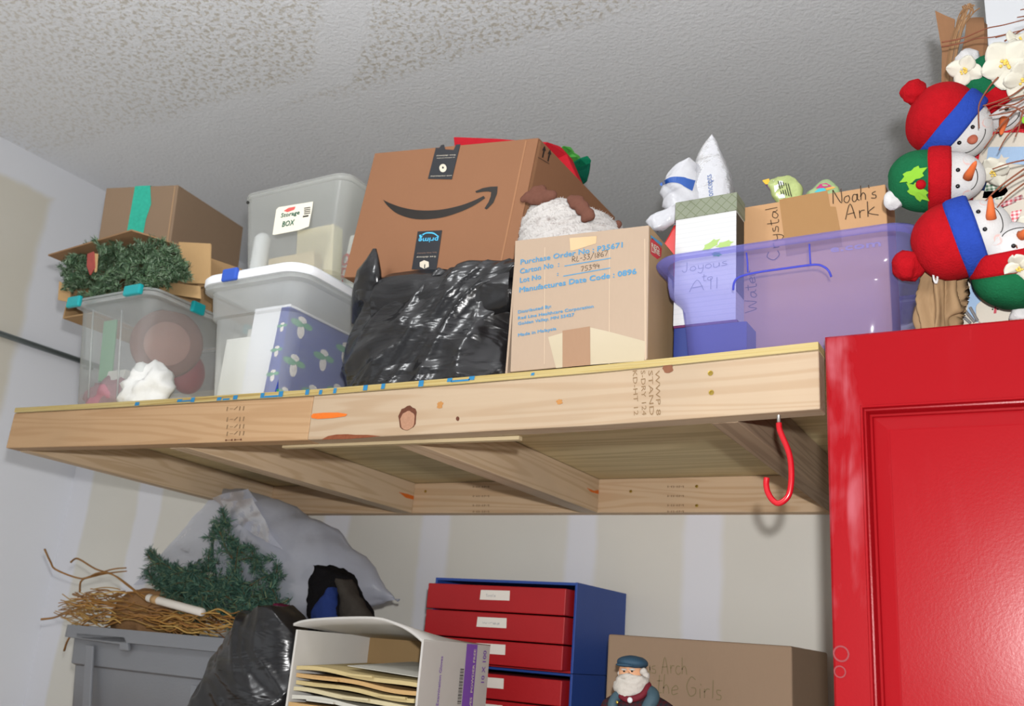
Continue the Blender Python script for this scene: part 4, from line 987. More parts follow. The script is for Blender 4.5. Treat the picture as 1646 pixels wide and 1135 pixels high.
pk2 = thing('candy_bag', 'green candy bag with pink and teal print behind the taped box', 'packet', at(1322, 320, 1.60))
mb2 = packet([(420, 1292, 1356), (360, 1292, 1354), (312, 1294, 1350), (302, 1305, 1345), (294, 1314, 1338), (289.5, 1320, 1332)], 1.59, .012)
obj('packet_body', mb2, mat('pale_green_foil', (146, 170, 120), .3, .5, .1, 60, .3, 60), pk2, smooth=True); bv2 = mb2.bvh()
for col, pts in (('#b32a6c', ((1311, 303), (1318, 296), (1328, 294), (1337, 299), (1325, 302))), ('#3fb0bf', ((1309, 309), (1316, 303), (1324, 302), (1328, 306), (1320, 310))), ('#e39a36', ((1327, 303), (1338, 300), (1344, 301), (1330, 306)))):
    decal('print_block', [onmesh(*p, bv2, .0015) for p in pts], mat('foil' + col, col, .35, .5, .05), pk2)
# red thing and white shopping bag
tag(obj('red_pouch', MB().slab([at(*p, 1.47) for p in ((1064, 395), (1074, 378), (1083, 360), (1110, 360), (1110, 470), (1078, 470), (1072, 412))], (0, .02, 0)), mat('red_gloss', '#c62420', .3, .5, .08), None, bevel=.004), 'glossy red pouch squeezed left of the lined gift box', 'pouch')
WB = clear('white_bag_film', '#f4f4f6', '#e6e7ec', .93, .14, 1.3, .5, 30)
wb = thing('shopping_bag', 'white plastic shopping bag rising behind the sage lidded gift box', 'bag', at(1140, 420, 1.53))
mw = pxblob([(500, 1104, 1192), (420, 1104, 1190), (360, 1106, 1184), (330, 1108, 1180), (308, 1109, 1178), (289, 1112, 1174.5), (266, 1114.5, 1166), (256, 1117, 1162), (242, 1123.5, 1157.5), (229, 1133, 1152.5), (221, 1142, 1148.5), (218, 1145, 1147)], 1.52, lambda t: 1.485 + .028 * t, lambda t: 1.57 - .05 * t, n=72, sub=8, pw=2.6)
mw.disp(folds(.003, 16, 1.4, .0004)); obj('bag_peak', mw, WB, wb, smooth=True)
mv = pxblob([(420, 1095, 1140), (370, 1090, 1140), (348, 1086, 1135), (335, 1073, 1130), (318, 1065, 1126), (302, 1058, 1124), (288, 1064, 1122), (276, 1072, 1121), (266, 1086, 1119), (260, 1106, 1117)], 1.50, lambda t: 1.475 + .01 * t, lambda t: 1.56 - .03 * t, n=80, sub=8, pw=2.2)
mv.disp(folds(.007, 16, .5, .0006)); obj('bag_fold', mv, WB, wb, smooth=True)
mt_ = pxblob([(368, 1052, 1064), (362, 1047, 1076), (352, 1039, 1090), (344, 1046, 1092), (337, 1062, 1092), (332, 1078, 1092)], 1.46, 1.452, 1.475, n=36, sub=5, pw=2); mt_.disp(crinkle(.003, 30, .001))
obj('bag_handle', mt_, WB, wb, smooth=True)
bw = mw.bvh(); bv = mv.bvh()
nav = mat('navy_print', '#24509c', .4, .4, .1, 60)
strip('blue_stripe', [onmesh(*p, bv, .0015) for p in cat([Vector((a, b, 0)) for a, b in ((1060, 296), (1077, 285), (1097, 284.5), (1106, 287), (1118, 290))], 6) for p in [(p.x, p.y)]], [onmesh(*p, bv, .0015) for p in cat([Vector((a, b, 0)) for a, b in ((1063, 299), (1078, 293.5), (1092, 295), (1102, 301), (1113, 307))], 6) for p in [(p.x, p.y)]], nav, wb)
text('Concepts', onmesh(1147, 322, bw, .003), onmesh(1143, 279, bw, .003), .0125, mat('slate_print', (84, 108, 160), .5), wb, up=(-1, 0, 0), bvh=bw)

# ------------------------------------------------------------------ red cabinet
CX, CY, CZ = -.268, 1.30, 2.0105
cab = thing('cabinet', 'tall glossy red cabinet with raised panel door right of the loft', 'cabinet', (-.0, CY + .2, 0))
def redm():
    s = N('red_lacquer'); 
    sc1 = s.noise(40, 4, s.coord((1, 1, .12)), .6, .5); big = s.noise(5, 4, s.coord((1.6, 1, .7)), .55, .8)
    c_ = s.n('ShaderNodeTexCoord'); sp = s.n('ShaderNodeSeparateXYZ'); s.l(c_.outputs['Object'], sp.inputs[0])
    stile = s.math('SUBTRACT', 1.0, s.step(sp.outputs[0], -.245, -.205))
    wear = s.math('MULTIPLY', s.step(s.math('ADD', s.math('MULTIPLY', big, .7), s.math('MULTIPLY', sc1, .3)), .48, .66), s.math('ADD', s.math('MULTIPLY', stile, .6), .02))
    spk = s.step(s.noise(420, 1), .68, .78)
    col = s.mix(wear, srgb((138, 12, 20)), srgb('#a8606a'))
    s.bsdf(col, s.math('ADD', .27, s.math('MULTIPLY', wear, .4)), .14, s.bump(s.math('ADD', s.noise(300, 2), s.math('MULTIPLY', spk, .5)), .05, .002)); return s.m
RED = redm()
obj('cabinet_carcass', MB().box(CX + .004, .62, CY + .024, CY + .40, .06, CZ - .001), RED, cab, bevel=.002)
obj('cabinet_plinth', MB().box(CX + .03, .6, CY + .05, CY + .38, 0, .06), RED, cab)
# door: frame with a moulded raised panel
dx0, dx1, dz0, dz1 = CX, .26, .10, CZ
dp = obj('door', MB(), RED, cab)
def frame_rings(prof, x0, x1, z0, z1):   # prof: (inset, depth)
    return [[Vector((x0 + i, CY + d, z0 + i)), Vector((x1 - i, CY + d, z0 + i)), Vector((x1 - i, CY + d, z1 - i)), Vector((x0 + i, CY + d, z1 - i))] for i, d in prof]
prof = [(0, .022), (0, .003), (.003, 0)]
fx = at(1382, 652, CY); sti = fx.x - dx0; rail = dz1 - fx.z
mbd_ = MB(); R0 = frame_rings(prof, dx0, dx1, dz0, dz1)
def ring2(i, d): 
    return [Vector((dx0 + sti + i, CY + d, dz0 + rail + i)), Vector((dx1 - sti - i, CY + d, dz0 + rail + i)), Vector((dx1 - sti - i, CY + d, dz1 - rail - i)), Vector((dx0 + sti + i, CY + d, dz1 - rail - i))]
R1 = [ring2(i, d) for i, d in ((0, 0), (.001, -.0022), (.0035, -.0022), (.005, .003), (.007, .0035), (.009, .0005), (.011, .0105), (.0135, .0115), (.016, .0088), (.034, .0038), (.0362, .0036), (.0366, .002))]
mbd_.loft(R0 + R1, False, True)
ob = obj('door', mbd_, RED, cab); me2 = ob.data; dp.data = me2; bpy.data.objects.remove(ob)
smk = mat('scuff_pale', (124, 40, 46), .5, .3, .2, 200)
for px, py, r0, r1 in ((1352, 1051, 9.5, 12), (1350, 1080, 7, 9)):
    P = at(px, py, CY - .0006); k = 1 / 1180
    mb = MB(); mb.loft([[P + Vector((r * k * math.cos(t * math.pi / 12), 0, r * k * math.sin(t * math.pi / 12))) for t in range(24)] for r in (r0, r1)], False, False)
    obj('scuff_mark', mb, smk, dp, fixn=False)

# ------------------------------------------------------------------ decorations on the cabinet
wpn = tag(obj('foam_board', MB().box(-.038, .5, 1.60, 1.66, CZ, 2.95), mat('white_board', (196, 199, 203), .6, .25, .02), None, bevel=.002), 'tall white board standing behind the snowman decorations', 'board')
# kraft bundle with raffia
kp = card('kraft_paper', (134, 98, 70), .15)
kb = thing('kraft_bundle', 'wrinkled kraft paper bundle tied with raffia behind the red hat', 'paper', (-.09, 1.47, CZ))
y = 1.46
m1 = MB().slab([at(*p, y) for p in ((1503, 17), (1520, 25), (1535, 31), (1533, 60), (1530, 100), (1526, 140), (1540, 250), (1552, 420), (1522, 420), (1512, 200), (1514, 82))], (0, .004, 0)); obj('paper_sheet', m1, kp, kb)
m2 = sheetpatch([at(1548, 30, y + .01), at(1578, 28, y + .02), at(1596, 330, y + .02), at(1540, 330, y + .01)], 16, .006, 14, 2); o = obj('paper_sheet', m2, kp, kb, smooth=True); o.modifiers.new('Solidify', 'SOLIDIFY').thickness = .002
m3 = sheetpatch([at(1572, 29, y + .02), at(1583, 40, y + .03), at(1602, 330, y + .03), at(1590, 330, y + .02)], 10, .004, 14, 5); o = obj('paper_sheet', m3, kp, kb, smooth=True); o.modifiers.new('Solidify', 'SOLIDIFY').thickness = .002
raf = island('raffia', ['#8a6a4c', '#6f5138', '#a58360', '#7d5f45'], .8, .15)
mr = MB(); rnd = random.Random(9)
for i in range(26):
    o_ = rnd.uniform(-9, 9); t_ = rnd.uniform(-8, 14)
    tip = rnd.choice(((1550, 8), (1556, 5), (1545, 12), (1562, 9)))
    mr.tube(cat([at(1525 + o_ * .6, 330, 1.45), at(1524 + o_ * .7, 150, 1.447), at(1530 + o_ * .8, 95, 1.444), at(1540 + o_ * .8, 50, 1.442), at(tip[0] + o_ * .5, tip[1] + 10 + abs(o_) * .4, 1.44), at(tip[0] + 2 + t_ * .9, tip[1] + abs(t_) * .35, 1.438)], 4), .0011, 5)
obj('raffia_strands', mr, raf, kb)['kind'] = 'stuff'

# snowman printed gift bag as a backdrop
cream = mat('cream_cloth', (193, 186, 174), .85, .12, .03, 40, .15, 300)
sb = thing('snowman_bag', 'cream bag with light blue star patches and red gingham edge', 'bag', (-.03, 1.43, CZ))
BY = 1.425
rg_ = gingham('red_gingham', '#a3131f', '#c2323a', .004); pg = gingham('pink_gingham', '#e8d4d2', '#c65561', .006); gg = gingham('green_gingham', '#d8ddd0', '#54735f', .006)
L0, L1 = at(1552, 520, BY), at(1580, 200, BY)
def BP(x, y, dy=0): return at(1530 + x / 7.09, 180 + y / 7.09, BY - dy)
obj('bag_body', MB().slab([at(1543, 545, BY), at(1545, 520, BY), at(1551, 430, BY), at(1562, 330, BY), at(1570, 262, BY), at(1578, 222, BY), at(1600, 206, BY), at(1720, 200, BY), at(1720, 545, BY)], (0, .10, 0)), cream, sb, bevel=.004)
zlo = CZ + .001
obj('gingham_lining', MB().slab([at(1530, 548, BY + .03), at(1540, 420, BY + .03), at(1550, 250, BY + .03), at(1572, 190, BY + .03), at(1720, 186, BY + .03), at(1720, 545, BY + .03)], (0, .09, 0)), rg_, sb)
decal('gingham_trim', [BP(*p, .002) for p in ((395, 95), (560, 62), (900, 40), (900, 240), (760, 228), (560, 232), (440, 262), (385, 300), (335, 370), (300, 560), (280, 740), (240, 700), (170, 520), (150, 470), (300, 360), (380, 270))], rg_, sb, Vector((0, .0014, 0)))
lbm = mat('light_blue_cloth', (146, 170, 198), .85, .12, .05, 40, .15, 300)
def patch(name, pts, m_, dy=.0016): return decal(name, pts, m_, sb, Vector((0, .001, 0)))
p1 = patch('blue_patch', [BP(415, 400, .0016), BP(830, 395, .0016), BP(830, 600, .0016), BP(395, 560, .0016)], lbm)
p2 = patch('blue_patch', [BP(350, 1010, .0016), BP(480, 990, .0016), BP(500, 1090, .0016), BP(350, 1110, .0016)], lbm)
CP = lambda x, y, dy=.0016: at(1530 + x / 6.135, 340 + y / 6.135, BY - dy)
p3 = patch('blue_patch', [CP(215, 520), CP(330, 510), CP(420, 700), CP(700, 900), CP(712, 1060), CP(240, 1090), CP(150, 1000), CP(165, 850)], lbm)
def star(c, r, m_, par):
    pts = []
    for k in range(10):
        t = math.pi / 2 + k * math.pi / 5; q = r if k % 2 == 0 else r * .45; pts.append(c + Vector((q * math.cos(t), -.0006, q * math.sin(t))))
    mb = MB(); mb.add([c + Vector((0, -.0006, 0))] + pts, [(0, i + 1, (i + 1) % 10 + 1) for i in range(10)]); obj('star', mb, m_, par, fixn=False)
star(BP(570, 555, .0022), .011, cream, p1); star(CP(285, 680, .0022), .011, cream, p3)
patch('gingham_scarf', [CP(590, 0), CP(690, -20), CP(600, 215), CP(515, 190)], pg); patch('gingham_scarf', [BP(390, 1100), BP(800, 940), BP(823, 990), BP(500, 1130)], pg)
patch('gingham_coat', [BP(380, 830), BP(600, 820), BP(640, 900), BP(560, 1000), BP(350, 980)], gg)
patch('navy_mitten', [BP(350, 770), BP(400, 800), BP(370, 900), BP(305, 890)], mat('navy_cloth', '#1f2f57', .85, .1))
patch('gingham_scarf', [CP(280, 1030), CP(330, 1060), CP(370, 1085), CP(265, 1095)], pg)
# snowman face appliqué with button hanger
mbs = []
sc_ = CP(430, 985); fc = obj('snowman_face', MB().slab([sc_ + Vector((.028 * math.cos(t * math.pi / 14) * (1 + .1 * math.cos(3 * t * math.pi / 14)), -.002, .021 * math.sin(t * math.pi / 14))) for t in range(28)], (0, .004, 0)), cream, sb, bevel=.001)
obj('face_nose', MB().slab([CP(412, 1005, .0045), CP(420, 940, .0045), CP(432, 930, .0045), CP(442, 960, .0045), CP(438, 1003, .0045)], (0, .002, 0)), mat('print_rose', '#b04a55', .7), fc)
for ex in (402, 452): obj('face_eye', MB().ball(CP(ex, 965, .004), .0012, 10, 6), bk, fc)
bt_ = CP(337, 828, .006); btn = obj('wood_button', MB().lathe([(.0085, 0), (.0095, .0008), (.0095, .002), (.0078, .0026), (.007, .0018), (0.0005, .0018)], 24, Matrix.Translation(bt_) @ Matrix.Rotation(math.pi / 2, 4, 'X')), mat('light_wood', (190, 168, 134), .6, .2, .12, 90), sb, smooth=False)
for a, b in ((-1, 1), (1, 1), (1, -1), (-1, -1)): obj('button_hole', MB().ball(bt_ + Vector((a * .0018, -.002, b * .0018)), .001, 8, 6), bk, btn)
obj('twine_loop', MB().tube(cat([CP(345, 770, .006), CP(280, 690, .008), CP(300, 640, .008), CP(345, 620, .006), CP(355, 700, .006), CP(350, 780, .006)], 5), .0009, 6), mat('twine', '#b8ac98', .9), sb, smooth=True)
tw = mat('grey_stripe_cloth', '#7d7a7a', .9, .1, .3, 300)
for a, b in (((105, 1030), (185, 1100)), ((125, 970), (225, 1090)), ((180, 945), (255, 1080))):
    u = CP(*a, .003); v = CP(*b, .003); obj('twig_arm', MB().tube([u, v], .0022, 6), tw, sb)

# snowmen
white = mat('white_felt', (191, 190, 190), .95, .08, .04, 50, .35, 420); redf = mat('red_fleece', (156, 16, 25), .95, .08, .18, 90, .5, 350); bluf = mat('blue_fleece', (38, 64, 150), .95, .08, .16, 90, .5, 350)
grnf = mat('green_fleece', (24, 92, 58), .95, .08, .14, 90, .5, 350); eye = mat('black_bead', '#0c0c0e', .15, .6); ornf = mat('orange_clay', (192, 95, 50), .6, .2, .08); brn = mat('brown_clay', (154, 84, 64), .6, .2, .08)
blush = mat('blush', (204, 172, 168), .95, .05); limef = mat('lime_leaf_felt', (120, 170, 52), .9, .08, .06)
def snowman(label, px, py, y, ax, R_, hat, band, hl, fl_, pom, pomr, nose='ball', spin=0, face=True, hol=False, tilt=0, pomoff=(0, 0), pomz=.55):
    P = at(px, py, y); view = (P - CAM).normalized()
    a = (RX * ax[0] + DN * ax[1]); a = (a - view * a.dot(view)).normalized(); a = (a + view * tilt).normalized()
    fr = -(view - a * view.dot(a)).normalized()          # towards the viewer
    sx = a.cross(fr).normalized() * -1
    M = Matrix(((sx.x, -fr.x, a.x, P.x), (sx.y, -fr.y, a.y, P.y), (sx.z, -fr.z, a.z, P.z), (0, 0, 0, 1))) @ Matrix.Rotation(spin, 4, 'Z')
    t = thing('plush_snowman', label, 'plush', P)
    mb = MB(); mb.ball((0, 0, -.004), (R_ * .93, R_ * .9, fl_), 36, 24); mb.disp(lambda p, n: n * .0012 * noise.noise(p * 30 + Vector((px, 0, 0)))); mb.xf(M); hd = obj('head', mb, white, t, smooth=True); bh = mb.bvh()
    def onface(x, z, off=.0):
        o_ = M @ Vector((x, -.2, z)); d_ = (M.to_3x3() @ Vector((0, 1, 0))); h_ = bh.ray_cast(o_, d_)
        return (h_[0] - d_ * off) if h_[0] else M @ Vector((x, -R_ * .8, z))
    # hat
    prf = [(.97, -.05), (1.0, .05), (1.04, .25), (1.03, .45), (.93, .65), (.74, .82), (.48, .94), (.2, 1.0)]
    pts = cat([Vector((r_ * R_, z_ * hl, 0)) for r_, z_ in prf], 4)
    mb = MB().lathe([(p_.x, p_.y) for p_ in pts], 48)
    mb.disp(lambda p, n: n * (.0035 * noise.noise(p * 16 + Vector((px, py, 0))) + .0022 * ridged(p * Vector((1, 1, .4)).x + Vector((px * .1, 0, 0)), 22, 2) * max(0, p.z / hl - .45)))
    mb.xf(M); obj('hat', mb, hat, t, smooth=True)
    bw_ = hl * .33
    mb = MB().lathe([(R_ * .96, -.012), (R_ * 1.05, -.014), (R_ * 1.1, -.010), (R_ * 1.12, 0), (R_ * 1.12, bw_ * .5), (R_ * 1.08, bw_ * .72), (R_ * 1.0, bw_ * .74)], 48)
    mb.disp(lambda p, n: n * .0015 * noise.noise(p * 25 + Vector((py, 0, 0)))); mb.xf(M); obj('hat_band', mb, band, t, smooth=True)
    pc = M @ Vector((pomoff[0], pomoff[1], hl + pomr * pomz))
    mb = MB().ball(pc, pomr, 28, 18); mb.disp(lambda p, n: n * (pomr * .22 * ridged(p, 45, 2) - pomr * .1)); pm = obj('pom_pom', mb, pom, t, smooth=True)
    if face:
        for s_ in (-1, 1): obj('eye', MB().ball(onface(s_ * R_ * .26, -fl_ * .40, .0005), .0031, 14, 10), eye, t, smooth=True)
        nz_ = -fl_ * .62
        if nose == 'ball': obj('nose', MB().ball(onface(0, nz_, .001), (.0075, .0055, .0075), 18, 12), brn, t, smooth=True)
        else:
            b0 = onface(0, nz_, -.001); d_ = (M.to_3x3() @ Vector((nose[0], -.7, nose[1]))).normalized()
            obj('nose', MB().tube([b0, b0 + d_ * .012, b0 + d_ * .026, b0 + d_ * .031], lambda q: .0072 * (1 - q * .8), 14), ornf, t, smooth=True)
        mp = [onface(R_ * .42 * math.sin(q), nz_ - fl_ * .02 - fl_ * .22 * math.cos(q), .0003) for q in [(-1.25 + 2.5 * i / 12) for i in range(13)]]
        obj('mouth', MB().tube(mp, .0007, 6), bk, t)
        for s_ in (-1, 1):
            c_ = [onface(s_ * R_ * .56 + .007 * math.cos(q * .524), nz_ - .001 + .007 * math.sin(q * .524), .0004) for q in range(12)]; decal('cheek', c_, blush, t)
    if hol:
        for ang, cx_, cz_ in hol[0]:
            pts = []
            for i in range(20):
                q = 2 * math.pi * i / 20; r_ = 1 + .22 * math.cos(6 * q); x_ = .017 * r_ * math.cos(q); z_ = .0085 * r_ * math.sin(q)
                xx = cx_ + x_ * math.cos(ang) - z_ * math.sin(ang); zz = cz_ + x_ * math.sin(ang) + z_ * math.cos(ang)
                rr_ = R_ * 1.06; pts.append(M @ Vector((xx, -math.sqrt(max(1e-6, rr_ * rr_ - xx * xx)) - .002, zz)))
            cen = sum(pts, Vector()) / len(pts) - fr * -.001
            mb = MB().add([cen] + pts, [(0, i + 1, (i + 1) % 20 + 1) for i in range(20)]); o_ = obj('holly_leaf', mb, limef, t, fixn=False); o_.modifiers.new('Solidify', 'SOLIDIFY').thickness = .0015
        x_, z_ = hol[1]; obj('holly_berry', MB().ball(M @ Vector((x_, -R_ * 1.08, z_)), .0072, 18, 12), redf, t, smooth=True)
    return t
snowman('plush snowman in red hat with blue band, topmost at the left', 1534, 204, 1.372, (-.80, -.55), .052, redf, bluf, .070, .050, redf, .017, pomoff=(-.008, 0))
snowman('plush snowman in green hat with red band and holly leaves', 1512, 288, 1.362, (-1, .06), .044, grnf, redf, .070, .056, white, .013, nose=(-.75, -.35), spin=.0, hol=([(1.1, -.008, .036), (2.3, .016, .030)], (.006, .026)), pomoff=(.027, -.012), pomz=-.5)
snowman('plush snowman in red hat with blue band, lowest and leftmost of pair', 1558, 380, 1.345, (-.92, .32), .053, redf, bluf, .074, .052, redf, .021, nose=(-.8, -.3), spin=-.35, pomoff=(.012, 0))
snowman('plush snowman in red hat and green crown hidden behind white orchids', 1604, 158, 1.41, (-.62, -.78), .050, mat('green_red_fleece', (23, 91, 60), .95, .08, .14, 90, .5, 350), redf, .066, .050, white, .016, nose=(.2, -.4), spin=.3)
snowman('upside down plush snowman in green hat with red band at frame edge', 1628, 420, 1.36, (.18, 1), .052, grnf, redf, .066, .050, white, .015, nose=(.3, -.3), spin=.4)
# crumpled kraft paper on the cabinet
kbt = thing('crumpled_paper', 'crumpled brown kraft paper under the lowest red hat', 'paper', at(1510, 500, 1.37))
mc = pxblob([(540, 1486, 1545), (520, 1478, 1541), (500, 1472, 1546), (470, 1474, 1550), (440, 1478, 1548), (420, 1482, 1548), (400, 1490, 1545)], 1.375, lambda t: 1.35 + .02 * t, lambda t: 1.42, n=90, sub=8, pw=2)
def pleat(p, n):
    a = math.atan2(p.y - 1.39, p.x + .092) + .5 * noise.noise(Vector((p.x * 4, p.y * 4, p.z * 9)))
    t = abs(((a * 2.3) % 1) * 2 - 1); u = abs(((a * 5.1 + p.z * 4) % 1) * 2 - 1)
    return n * (.017 * t + .006 * u + .006 * noise.noise(p * 30) - .014)
mc.disp(pleat)
for v in mc.v: v.z = max(v.z, CZ + .0005)
obj('paper', mc, card('kraft_crumple', (142, 116, 86), .18), kbt, smooth=True)
obj('white_tie', MB().tube(cat([at(1500, 432, 1.345), at(1501, 448, 1.342), at(1505, 455, 1.342), at(1507, 445, 1.343), at(1506, 430, 1.345)], 4), .0016, 6), white, kbt, smooth=True)

# flowers
petm = mat('petal', (196, 193, 180), .7, .2, .05, 40, .15, 120); cenm = mat('flower_centre', '#d8b95c', .7, .2, .25, 300); stm = mat('stem_green', '#5c6a4c', .7)
def flower(label, px, py, y, r, rot, n=5, tiltv=(0, 0), squash=1):
    P = at(px, py, y); vw = (P - CAM).normalized()
    nrm = (-vw + RX * tiltv[0] + DN * tiltv[1]).normalized(); q = nrm.to_track_quat('Z', 'Y').to_matrix().to_4x4(); M = Matrix.Translation(P) @ q @ Matrix.Rotation(rot, 4, 'Z')
    t = thing('orchid_flower', label, 'flower', P)
    for k in range(n):
        A_ = 2 * math.pi * k / n; mb = MB(); R = []
        sz = r * (1.0 if k % 2 == 0 else .9)
        for i in range(8):
            u = i / 7; wv = sz * .52 * (math.sin(math.pi * min(1, u * .86 + .1)) ** .7); row = []
            for j in range(7):
                v = (j / 6 - .5) * 2
                row.append(Vector((v * wv, sz * u, .012 * r / .03 * (u ** 1.6) * .6 - .006 * v * v * u + .0016 * math.sin(v * 6 + k) * u + .0012 * k % 2 * .001)))
            R.append(row)
        mb.loft(R, False, False, closed=False); mb.xf(M @ Matrix.Rotation(A_, 4, 'Z') @ Matrix.Translation((0, 0, .0012 * (k % 2)))); o_ = obj('petal', mb, petm, t, smooth=True, fixn=False); o_.modifiers.new('Solidify', 'SOLIDIFY').thickness = .0008
    mb = MB()
    rnd_ = random.Random(k + px)
    for i in range(9):
        a_ = rnd_.random() * 6.28; rr = r * .2 * rnd_.random(); mb.ball(M @ Vector((rr * math.cos(a_), rr * math.sin(a_), .004 + .003 * rnd_.random())), r * .07, 8, 6)
    obj('flower_centre', mb, cenm, t, smooth=True)
    return t
flower('largest white orchid flower, over the hidden upper snowman', 1617, 103, 1.335, .036, .5, 5)
flower('small white orchid flower beside the green hat crown', 1551, 114, 1.345, .026, 1.0, 4, (-.3, .2))
flower('white orchid flower cut by the frame below the largest one', 1645, 128, 1.34, .030, .2, 5, (.2, .4))
flower('white orchid flower bud behind the twigs at top right', 1636, 66, 1.36, .020, .8, 4, (.5, -.6))
flower('white orchid flower over the light blue star patch', 1598, 276, 1.385, .024, .1, 4, (-.2, .6))
flower('hanging white orchid flower over the lower green hat', 1640, 428, 1.305, .022, 3.3, 4, (0, .9))
flower('white orchid flower at frame edge above the lower red band', 1648, 372, 1.35, .022, 1.2, 5, (-.3, .2))
# twigs
tsp = thing('twig_spray', 'thin reddish brown twigs among the white orchids', 'twigs', at(1646, 180, 1.33))
twm = mat('twig_bark', '#7a4a38', .8, .15, .3, 90)
for pts in (((1514, 68), (1548, 61), (1585, 46), (1614, 40), (1660, 28)), ((1514, 75), (1542, 70), (1570, 62), (1600, 59), (1660, 44)), ((1600, 60), (1625, 54)), ((1615, 66), (1640, 50), (1660, 40)),
            ((1605, 124), (1590, 140), (1575, 165), (1573, 185), (1574, 206)), ((1660, 128), (1632, 150), (1611, 160), (1580, 170)), ((1660, 150), (1630, 168), (1600, 170), (1588, 178)), ((1660, 165), (1625, 180), (1590, 186)),
            ((1660, 170), (1640, 195), (1618, 220), (1606, 241)), ((1636, 175), (1610, 200), (1592, 225), (1582, 238)), ((1645, 175), (1638, 205), (1632, 220)), ((1660, 150), (1622, 160), (1604, 168)), ((1655, 190), (1630, 172), (1606, 178)),
            ((1660, 262), (1610, 298), (1582, 325), (1562, 342)), ((1660, 285), (1620, 315), (1596, 342)), ((1660, 275), (1630, 290), (1606, 308)), ((1660, 255), (1625, 262), (1595, 272)), ((1660, 12), (1640, 16)), ((1660, 24), (1635, 28)), ((1638, 372), (1632, 382), (1634, 396), (1637, 405))):
    y_ = 1.318 if pts[0][1] > 100 else 1.36
    P_ = cat([at(a, b, y_ + .006 * math.sin(i * 2 + a)) for i, (a, b) in enumerate(pts)], 5)
    obj('twig', MB().tube(P_, lambda q: .0013 - .0005 * q, 6), twm, tsp, smooth=True)
obj('green_leaf', MB().slab([at(1640, 190, 1.32), at(1652, 185, 1.32), at(1655, 198, 1.32), at(1644, 198, 1.32)], (0, .001, 0)), limef, tsp)

# ------------------------------------------------------------------ lower bench (just below the frame) and what stands on it
TZ = 1.25
bench = thing('workbench', 'long wooden bench under the loft, below the stored boxes', 'bench', (-1.5, 1.85, 0))
wbm = wood('bench_wood', '#b08d62', '#8a6a45', 0)
obj('bench_top', MB().box(-2.75, -.30, 1.44, D - .004, TZ - .035, TZ), wbm, bench, bevel=.003)
for x in (-2.7, -.40):
    for yy in (1.50, D - .08): obj('leg', MB().box(x, x + .07, yy, yy + .07, 0, TZ - .0355), wbm, bench, bevel=.003)
obj('rail', MB().box(-2.62, -.41, 1.51, 1.55, TZ - .12, TZ - .036), wbm, bench, bevel=.003)
# grey tote
GT = mat('grey_plastic', (125, 128, 134), .42, .4, .05, 10, .1, 200)
to = thing('storage_tote', 'grey plastic tote full of gold twigs at the lower left', 'tote', (-2.12, 1.9, TZ))
tx0, tx1, ty0, ty1, tz1 = -2.452, -1.72, 1.755, 2.16, 1.528
def TRr(g, z, r=.03): return rrect(tx0 + g, tx1 - g, ty0 + g, ty1 - g, r, z, 5)
mb = MB(); mb.loft([TRr(.05, TZ + .001), TRr(.045, TZ + .01), TRr(.03, tz1 - .105), TRr(.022, tz1 - .10), TRr(.018, tz1 - .035), TRr(.0, tz1 - .033), TRr(0, tz1), TRr(.012, tz1), TRr(.02, tz1 - .012), TRr(.05, tz1 - .14)], True, False)
o = obj('tote_body', mb, GT, to); smooth_by_angle(o)
TQ = lambda x, y: at(50 + x / 3.197, 780 + y / 3.197, ty0 + .012)
obj('handle_grip', MB().slab([TQ(248, 790), TQ(470, 822), TQ(470, 850), TQ(515, 855), TQ(515, 830), TQ(512, 800), TQ(500, 775), TQ(250, 755)], (0, -.012, 0)), GT, to, bevel=.004)
obj('tote_rib', MB().slab([TQ(290, 820), TQ(330, 826), TQ(310, 1200), TQ(270, 1200)], (0, -.008, 0)), GT, to, bevel=.003)
obj('tote_rib', MB().slab([TQ(830, 1025), TQ(862, 1030), TQ(845, 1200), TQ(812, 1200)], (0, -.008, 0)), GT, to, bevel=.003)
# burlap and gold twigs
bur = lump('burlap_bow', 'brown burlap bow lying in the grey tote', 'bow', (-2.27, 1.92, 1.565), (.15, .09, .07), mat('burlap', '#a07a55', .95, .08, .25, 30, .5, 160), .35, 14)
gsx = thing('gold_twig_bunch', 'curly gold glitter twigs spilling over the grey tote rim', 'twigs', at(230, 990, 1.8))
gdm = mat('gold_twig', '#9b6f38', .5, .4, .35, 60, .3, 200, Metallic=.25)
G4 = lambda x, y, yy: at(50 + x / 3.197, 780 + y / 3.197, yy)
for pts in (((70, 330), (100, 395), (130, 435), (260, 480), (350, 450), (440, 470), (560, 560)), ((205, 395), (240, 378), (330, 430), (420, 460), (500, 520), (590, 590)), ((250, 545), (260, 490), (330, 460), (420, 432), (490, 425)), ((270, 480), (380, 455), (490, 442)), ((50, 690), (120, 680), (200, 650), (330, 610), (480, 600), (640, 640)), ((215, 560), (300, 580), (420, 610), (600, 650)), ((170, 850), (200, 780), (300, 690), (440, 640)), ((310, 770), (400, 720), (520, 680), (640, 670))):
    obj('twig', MB().tube(cat([G4(a, b, 1.79 + .02 * math.sin(a)) for a, b in pts], 6), lambda q: .0032 - .0015 * q, 7), gdm, gsx, smooth=True)
rnd = random.Random(21); fine = MB()
